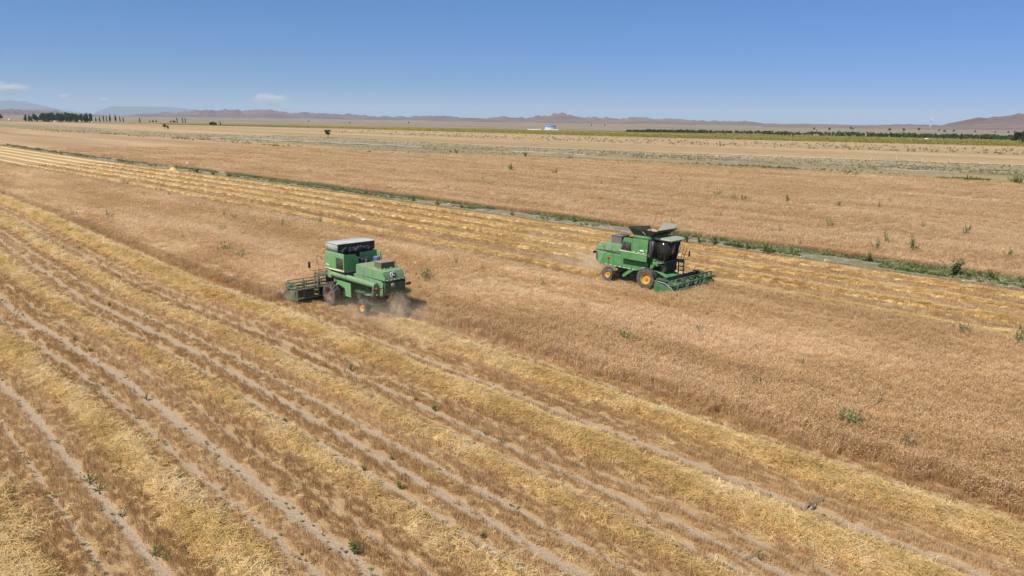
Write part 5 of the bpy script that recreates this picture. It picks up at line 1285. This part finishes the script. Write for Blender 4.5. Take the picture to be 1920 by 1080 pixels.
for k_, x, y, h, wd in (('bush', 658, 696, .42, 1), ('bush', 815, 770, .42, 1), ('low', 910, 816, .30, .8), ('low', 942, 830, .30, .8), ('low', 168, 905, .42, 1.0), ('low', 185, 920, .34, 1.0), ('bush', 665, 1038, .50, 1), ('low', 290, 1040, .34, 1.0), ('low', 310, 1050, .30, .9), ('bush', 735, 862, .28, 1), ('bush', 750, 917, .34, 1), ('low', 147, 467, .34, 1.1), ('bush', 682, 882, .26, 1), ('bush', 700, 690, .24, 1), ('bush', 275, 750, .30, 1), ('bush', 140, 640, .3, 1), ('bush', 170, 660, .35, 1),
                        ('low', 200, 1000, .24, .9), ('low', 228, 968, .24, .9), ('low', 40, 740, .28, 1), ('low', 75, 775, .26, 1), ('bush', 780, 752, .22, 1), ('bush', 905, 1010, .28, 1), ('low', 1425, 1050, .22, 1), ('bush', 535, 790, .22, 1), ('low', 420, 1065, .28, .8), ('low', 110, 830, .24, 1), ('low', 130, 850, .24, 1), ('bush', 25, 930, .28, 1), ('bush', 350, 560, .28, 1), ('bush', 205, 575, .3, 1)):
    weed(k_, x, y, h, {'bush': 'small tuft of green weed between the stubble rows', 'low': 'spreading green weed in a bare wheel track'}[k_], gS, wd)
# tiny sprouts in the weedy tracks
pts = []
for c, n, lo, hi in ((5.3, 420, 8, 70), (4.25, 300, 12, 60), (8.2, 120, 10, 60), (9.2, 160, 8, 60), (12.2, 110, 6, 60), (14.2, 70, 5, 60), (16.35, 60, 5, 60), (20.85, 40, 5, 60), (1.2, 160, 14, 60)):
    u = rng.uniform(lo, hi, n); k = vnoise(u * .5, u * 0 + c) > .45; u = u[k]; v_ = c + bend_near(u) + rng.normal(0, .16, len(u)); pts.append(uv_to_xyz(u, v_))
A = np.concatenate(pts); A = A[in_view(A)]
o = scatter('track_weeds', A, 'weed_pale', rng.uniform(.25, .75, len(A)), rng.uniform(.15, .4, len(A)), .15); tag(o, 'tiny green sprouts along the bare wheel tracks', 'weeds', kind='stuff')

# ------------------------------------------------------------------ litter, hose, heap
def crumpled(name, x, y, size, mat, label, z=0.1):
    bm = bmesh.new(); bmesh.ops.create_icosphere(bm, subdivisions=2, radius=1)
    for q in bm.verts: q.co = Vector((q.co.x * random.uniform(.6, 1.2), q.co.y * random.uniform(.6, 1.2), q.co.z * random.uniform(.4, 1.1)))
    me = bpy.data.meshes.new(name); bm.to_mesh(me); bm.free(); me.materials.append(mat)
    o = link(bpy.data.objects.new(name, me)); g = ground(x, y, 0); g.z = z; o.location = g; o.scale = (size, size * .7, size * .7)
    tag(o, label, 'litter'); return o
crumpled('plastic_bag', 352, 312, .34, M['white'], 'white plastic bag caught in the far wheat near the ditch', .7)
crumpled('plastic_bag', 842, 386, .30, M['white'], 'white plastic bag lying on the ditch bank', .2)
crumpled('plastic_bag', 682, 415, .28, M['white'], 'crumpled white bag on the stubble between two windrows', .15)
hp = MB(); n = 12
hv = [(1.7 * math.cos(a) * r, 1.1 * math.sin(a) * r, .9 * (1 - r * r) * (1 + random.uniform(-.15, .15)) - .05) for r in (1.0, .8, .55, .3) for a in [2 * math.pi * k / n for k in range(n)]] + [(0, 0, .9)]
hp.add(hv, [(i * n + k, i * n + (k + 1) % n, (i + 1) * n + (k + 1) % n, (i + 1) * n + k) for i in range(3) for k in range(n)] + [(3 * n + k, 3 * n + (k + 1) % n, 4 * n) for k in range(n)])
ho_ = hp.build('straw_heap', M['straw_bed'], None, smooth=True); ho_.location = ground(325, 321); ho_.rotation_euler.z = ROT
tag(ho_, 'brown straw heap left at the end of a windrow by the ditch', 'straw heap')
# flat irrigation hose crossing the rows, showing where the straw leaves it bare
M['hose'] = paint('dusty_hose', (0.07, 0.065, 0.06), amount=0.35, rough=0.8, scale=5)
vv = np.arange(15.6, 26.0, .12); hs = MB(); pv, pf_ = [], []
for k, v_ in enumerate(vv):
    u = 8.15 + .10 * math.sin(v_ * 1.3) - .05 * max(0, v_ - 22); show = .055 if (16.4 < v_ < 17.7 or 20.5 < v_ < 22.7 or v_ > 25.2) else -.03
    if 20.8 < v_ < 21.6: show = .12
    a = P(u - .05, v_, show - .04); b = P(u, v_, show - .02 + .012 * math.sin(v_ * 9)); c = P(u + .05, v_, show - .04); pv += [tuple(a), tuple(b), tuple(c)]
    if k: q = 3 * k; pf_ += [(q - 3, q, q + 1, q - 2), (q - 2, q + 1, q + 2, q - 1)]
hs.add(pv, pf_); tag(hs.build('irrigation_hose', M['hose'], None, smooth=True), 'dark grey irrigation hose lying across the stubble rows', 'hose')
cl = MB()
for k in range(9):
    a = P(8.15 + random.uniform(-.08, .08), 20.8 + k * .07, .03 + random.uniform(0, .04)); b = a + Vector((random.uniform(.10, .24), random.uniform(.06, .2), random.uniform(-.04, .03))); cl.tube([a, (a + b) / 2 + Vector((0, 0, .03)), b], [.02, .045, .015], 6)
tag(cl.build('crumpled_hose_end', M['hose'], None, smooth=True), 'crumpled dark hose end lying in the bare wheel track', 'hose')

# ------------------------------------------------------------------ straw falling from the rear, and dust
def to_world(c, rz, x, y, z):
    return P(c[0], c[1], 0) + Matrix.Rotation(rz, 3, 'Z') @ Vector((x, y, z))
vs, fs, tn = [], [], []
for k in range(420):
    t = random.random(); z = 1.6 * (1 - t ** 1.5) * random.uniform(.75, 1.05); x = -5.0 - .7 * t - random.uniform(0, .45); y = random.gauss(0, .34)
    p = to_world(LC, ROT, x, y, z); dd = Vector((random.gauss(0, 1), random.gauss(0, 1), random.gauss(0, 1.4))).normalized() * random.uniform(.03, .12)
    ribbon(vs, fs, tn, [p - dd, p + dd], [.008, .008], random.random(), rdir())
o = link(bpy.data.objects.new('falling_straw', piece_mesh('falling_straw', vs, fs, tn, M['straw']))); tag(o, 'chopped straw pouring from the rear of the weathered harvester', 'straw', kind='stuff')
def dust_mat(name, dens, col, scale):
    mt, nt, out = new_mat(name)
    tc = nd(nt, 'ShaderNodeTexCoord').outputs['Object']
    wz = nd(nt, 'ShaderNodeTexNoise'); wz.inputs['Scale'].default_value = scale * .8; wz.inputs['Detail'].default_value = 3; nt.links.new(tc, wz.inputs['Vector'])
    sb = nd(nt, 'ShaderNodeVectorMath', operation='SUBTRACT'); nt.links.new(wz.outputs['Color'], sb.inputs[0]); sb.inputs[1].default_value = (.5, .5, .5)
    ml = nd(nt, 'ShaderNodeVectorMath', operation='SCALE'); nt.links.new(sb.outputs[0], ml.inputs[0]); ml.inputs['Scale'].default_value = 1.3
    ad = nd(nt, 'ShaderNodeVectorMath', operation='ADD'); nt.links.new(tc, ad.inputs[0]); nt.links.new(ml.outputs[0], ad.inputs[1])
    ln = nd(nt, 'ShaderNodeVectorMath', operation='LENGTH'); nt.links.new(ad.outputs[0], ln.inputs[0])
    l0 = nd(nt, 'ShaderNodeVectorMath', operation='LENGTH'); nt.links.new(tc, l0.inputs[0])
    fall = math_(nt, 'MULTIPLY', math_(nt, 'POWER', math_(nt, 'SUBTRACT', 1.0, ln.outputs['Value'], clamp=True), 1.1), math_(nt, 'SMOOTH_MIN', 1.0, math_(nt, 'MULTIPLY', math_(nt, 'SUBTRACT', 1.0, l0.outputs['Value'], clamp=True), 4.0), .2))
    n = ramp(nt, noise(nt, scale, 4, .6, tc), [(.38, (.05,) * 3), (.68, (1, 1, 1))])
    v = nd(nt, 'ShaderNodeVolumePrincipled'); v.inputs['Color'].default_value = (*col, 1); v.inputs['Anisotropy'].default_value = -.3
    nt.links.new(math_(nt, 'MULTIPLY', math_(nt, 'MULTIPLY', fall, n), dens), v.inputs['Density']); nt.links.new(v.outputs[0], out.inputs['Volume']); return mt
def dust(c, rz, x, y, z, sx, sy, sz, dens, label, scale=2.2, col=(1.0, .86, .64)):
    bm = bmesh.new(); bmesh.ops.create_icosphere(bm, subdivisions=3, radius=1.0); me = bpy.data.meshes.new('dust_cloud'); bm.to_mesh(me); bm.free()
    me.materials.append(dust_mat('dust', dens, col, scale)); o = link(bpy.data.objects.new('dust_cloud', me)); o.location = to_world(c, rz, x, y, z); o.rotation_euler.z = rz; o.scale = (sx, sy, sz)
    tag(o, label, 'dust', kind='stuff')
dust(LC, ROT, -5.8, .1, .75, .95, .85, 1.35, 1.7, 'thick chaff cloud below the rear of the weathered harvester', 2.5, (1.0, .84, .58))
dust(LC, ROT, -5.2, 1.0, .4, 6.0, 3.2, 1.6, .26, 'thin dust trailing along the ground around the weathered harvester')
dust(LC, ROT, 2.5, 3.0, .8, 3.2, 2.2, 1.6, .10, 'faint dust beside the cutting table of the weathered harvester')
dust(LC, ROT, -10.5, 1.2, .5, 7.5, 3.0, 1.4, .10, 'faint dust settling over the stubble behind the weathered harvester')
dust(RC, ROT + math.pi, -5.6, .2, .9, 2.3, 1.5, 1.6, .9, 'dust and chaff blowing from the rear of the bright green harvester')
dust(RC, ROT + math.pi, -7.8, .2, .9, 5.0, 2.2, 1.6, .2, 'thin dust drifting behind the bright green harvester')

# ------------------------------------------------------------------ small clouds far behind the plain, outside the haze
def cloud_mat():
    mt, nt, out = new_mat('cloud')
    tc = nd(nt, 'ShaderNodeTexCoord').outputs['Object']
    gm = nd(nt, 'ShaderNodeNewGeometry').outputs['Position']
    wz = nd(nt, 'ShaderNodeTexNoise'); wz.inputs['Scale'].default_value = .0008; wz.inputs['Detail'].default_value = 4; nt.links.new(gm, wz.inputs['Vector'])
    sb = nd(nt, 'ShaderNodeVectorMath', operation='SUBTRACT'); nt.links.new(wz.outputs['Color'], sb.inputs[0]); sb.inputs[1].default_value = (.5, .5, .5)
    ml = nd(nt, 'ShaderNodeVectorMath', operation='SCALE'); nt.links.new(sb.outputs[0], ml.inputs[0]); ml.inputs['Scale'].default_value = 1.8
    ad = nd(nt, 'ShaderNodeVectorMath', operation='ADD'); nt.links.new(tc, ad.inputs[0]); nt.links.new(ml.outputs[0], ad.inputs[1])
    ln = nd(nt, 'ShaderNodeVectorMath', operation='LENGTH'); nt.links.new(ad.outputs[0], ln.inputs[0])
    l0 = nd(nt, 'ShaderNodeVectorMath', operation='LENGTH'); nt.links.new(tc, l0.inputs[0])
    fall = math_(nt, 'MULTIPLY', math_(nt, 'SUBTRACT', .85, ln.outputs['Value'], clamp=True), math_(nt, 'MULTIPLY', math_(nt, 'SUBTRACT', 1.0, l0.outputs['Value'], clamp=True), 3.0))
    n = ramp(nt, noise(nt, 2.4, 5, .6, tc), [(.40, (0, 0, 0)), (.56, (1, 1, 1))])
    v = nd(nt, 'ShaderNodeVolumePrincipled'); v.inputs['Color'].default_value = (1, .96, .95, 1)
    nt.links.new(math_(nt, 'MULTIPLY', math_(nt, 'MULTIPLY', fall, n), 0.007), v.inputs['Density']); nt.links.new(v.outputs[0], out.inputs['Volume']); return mt
CM = cloud_mat()
for x, y, w_, h_, lab in ((507, 187, 58, 15, 'small pinkish cumulus cloud above the rocky ridge'), (16, 166, 40, 12, 'faint pale cloud low over the blue mountain'), (120, 180, 12, 7, 'tiny faint cloud between the two blue mountains'), (195, 186, 14, 4, 'faint thin cloud above the flat topped mountain')):
    bm = bmesh.new(); bmesh.ops.create_icosphere(bm, subdivisions=3, radius=1.0); me = bpy.data.meshes.new('cloud'); bm.to_mesh(me); bm.free(); me.materials.append(CM)
    D_ = 62000; o = link(bpy.data.objects.new('cloud', me)); o.location = at_depth(x, y, D_); s_ = D_ / FPX; o.scale = (w_ * s_, w_ * s_ * .7, h_ * s_); o.rotation_euler.z = x * .01
    tag(o, lab, 'cloud', kind='stuff')

# ------------------------------------------------------------------ haze
hz = MB(); hz.box(-47500, 47500, -47500, 47500, -1.2, 740)
def haze_mat():
    mt, nt, out = new_mat('haze')
    v = nd(nt, 'ShaderNodeVolumePrincipled'); v.inputs['Color'].default_value = (.70, .86, 1, 1); v.inputs['Density'].default_value = 4.0e-5; v.inputs['Anisotropy'].default_value = 0.0
    nt.links.new(v.outputs[0], out.inputs['Volume']); return mt
tag(hz.build('haze', haze_mat()), 'pale blue haze over the plain', 'haze', kind='stuff')

scene.cycles.volume_bounces = 3
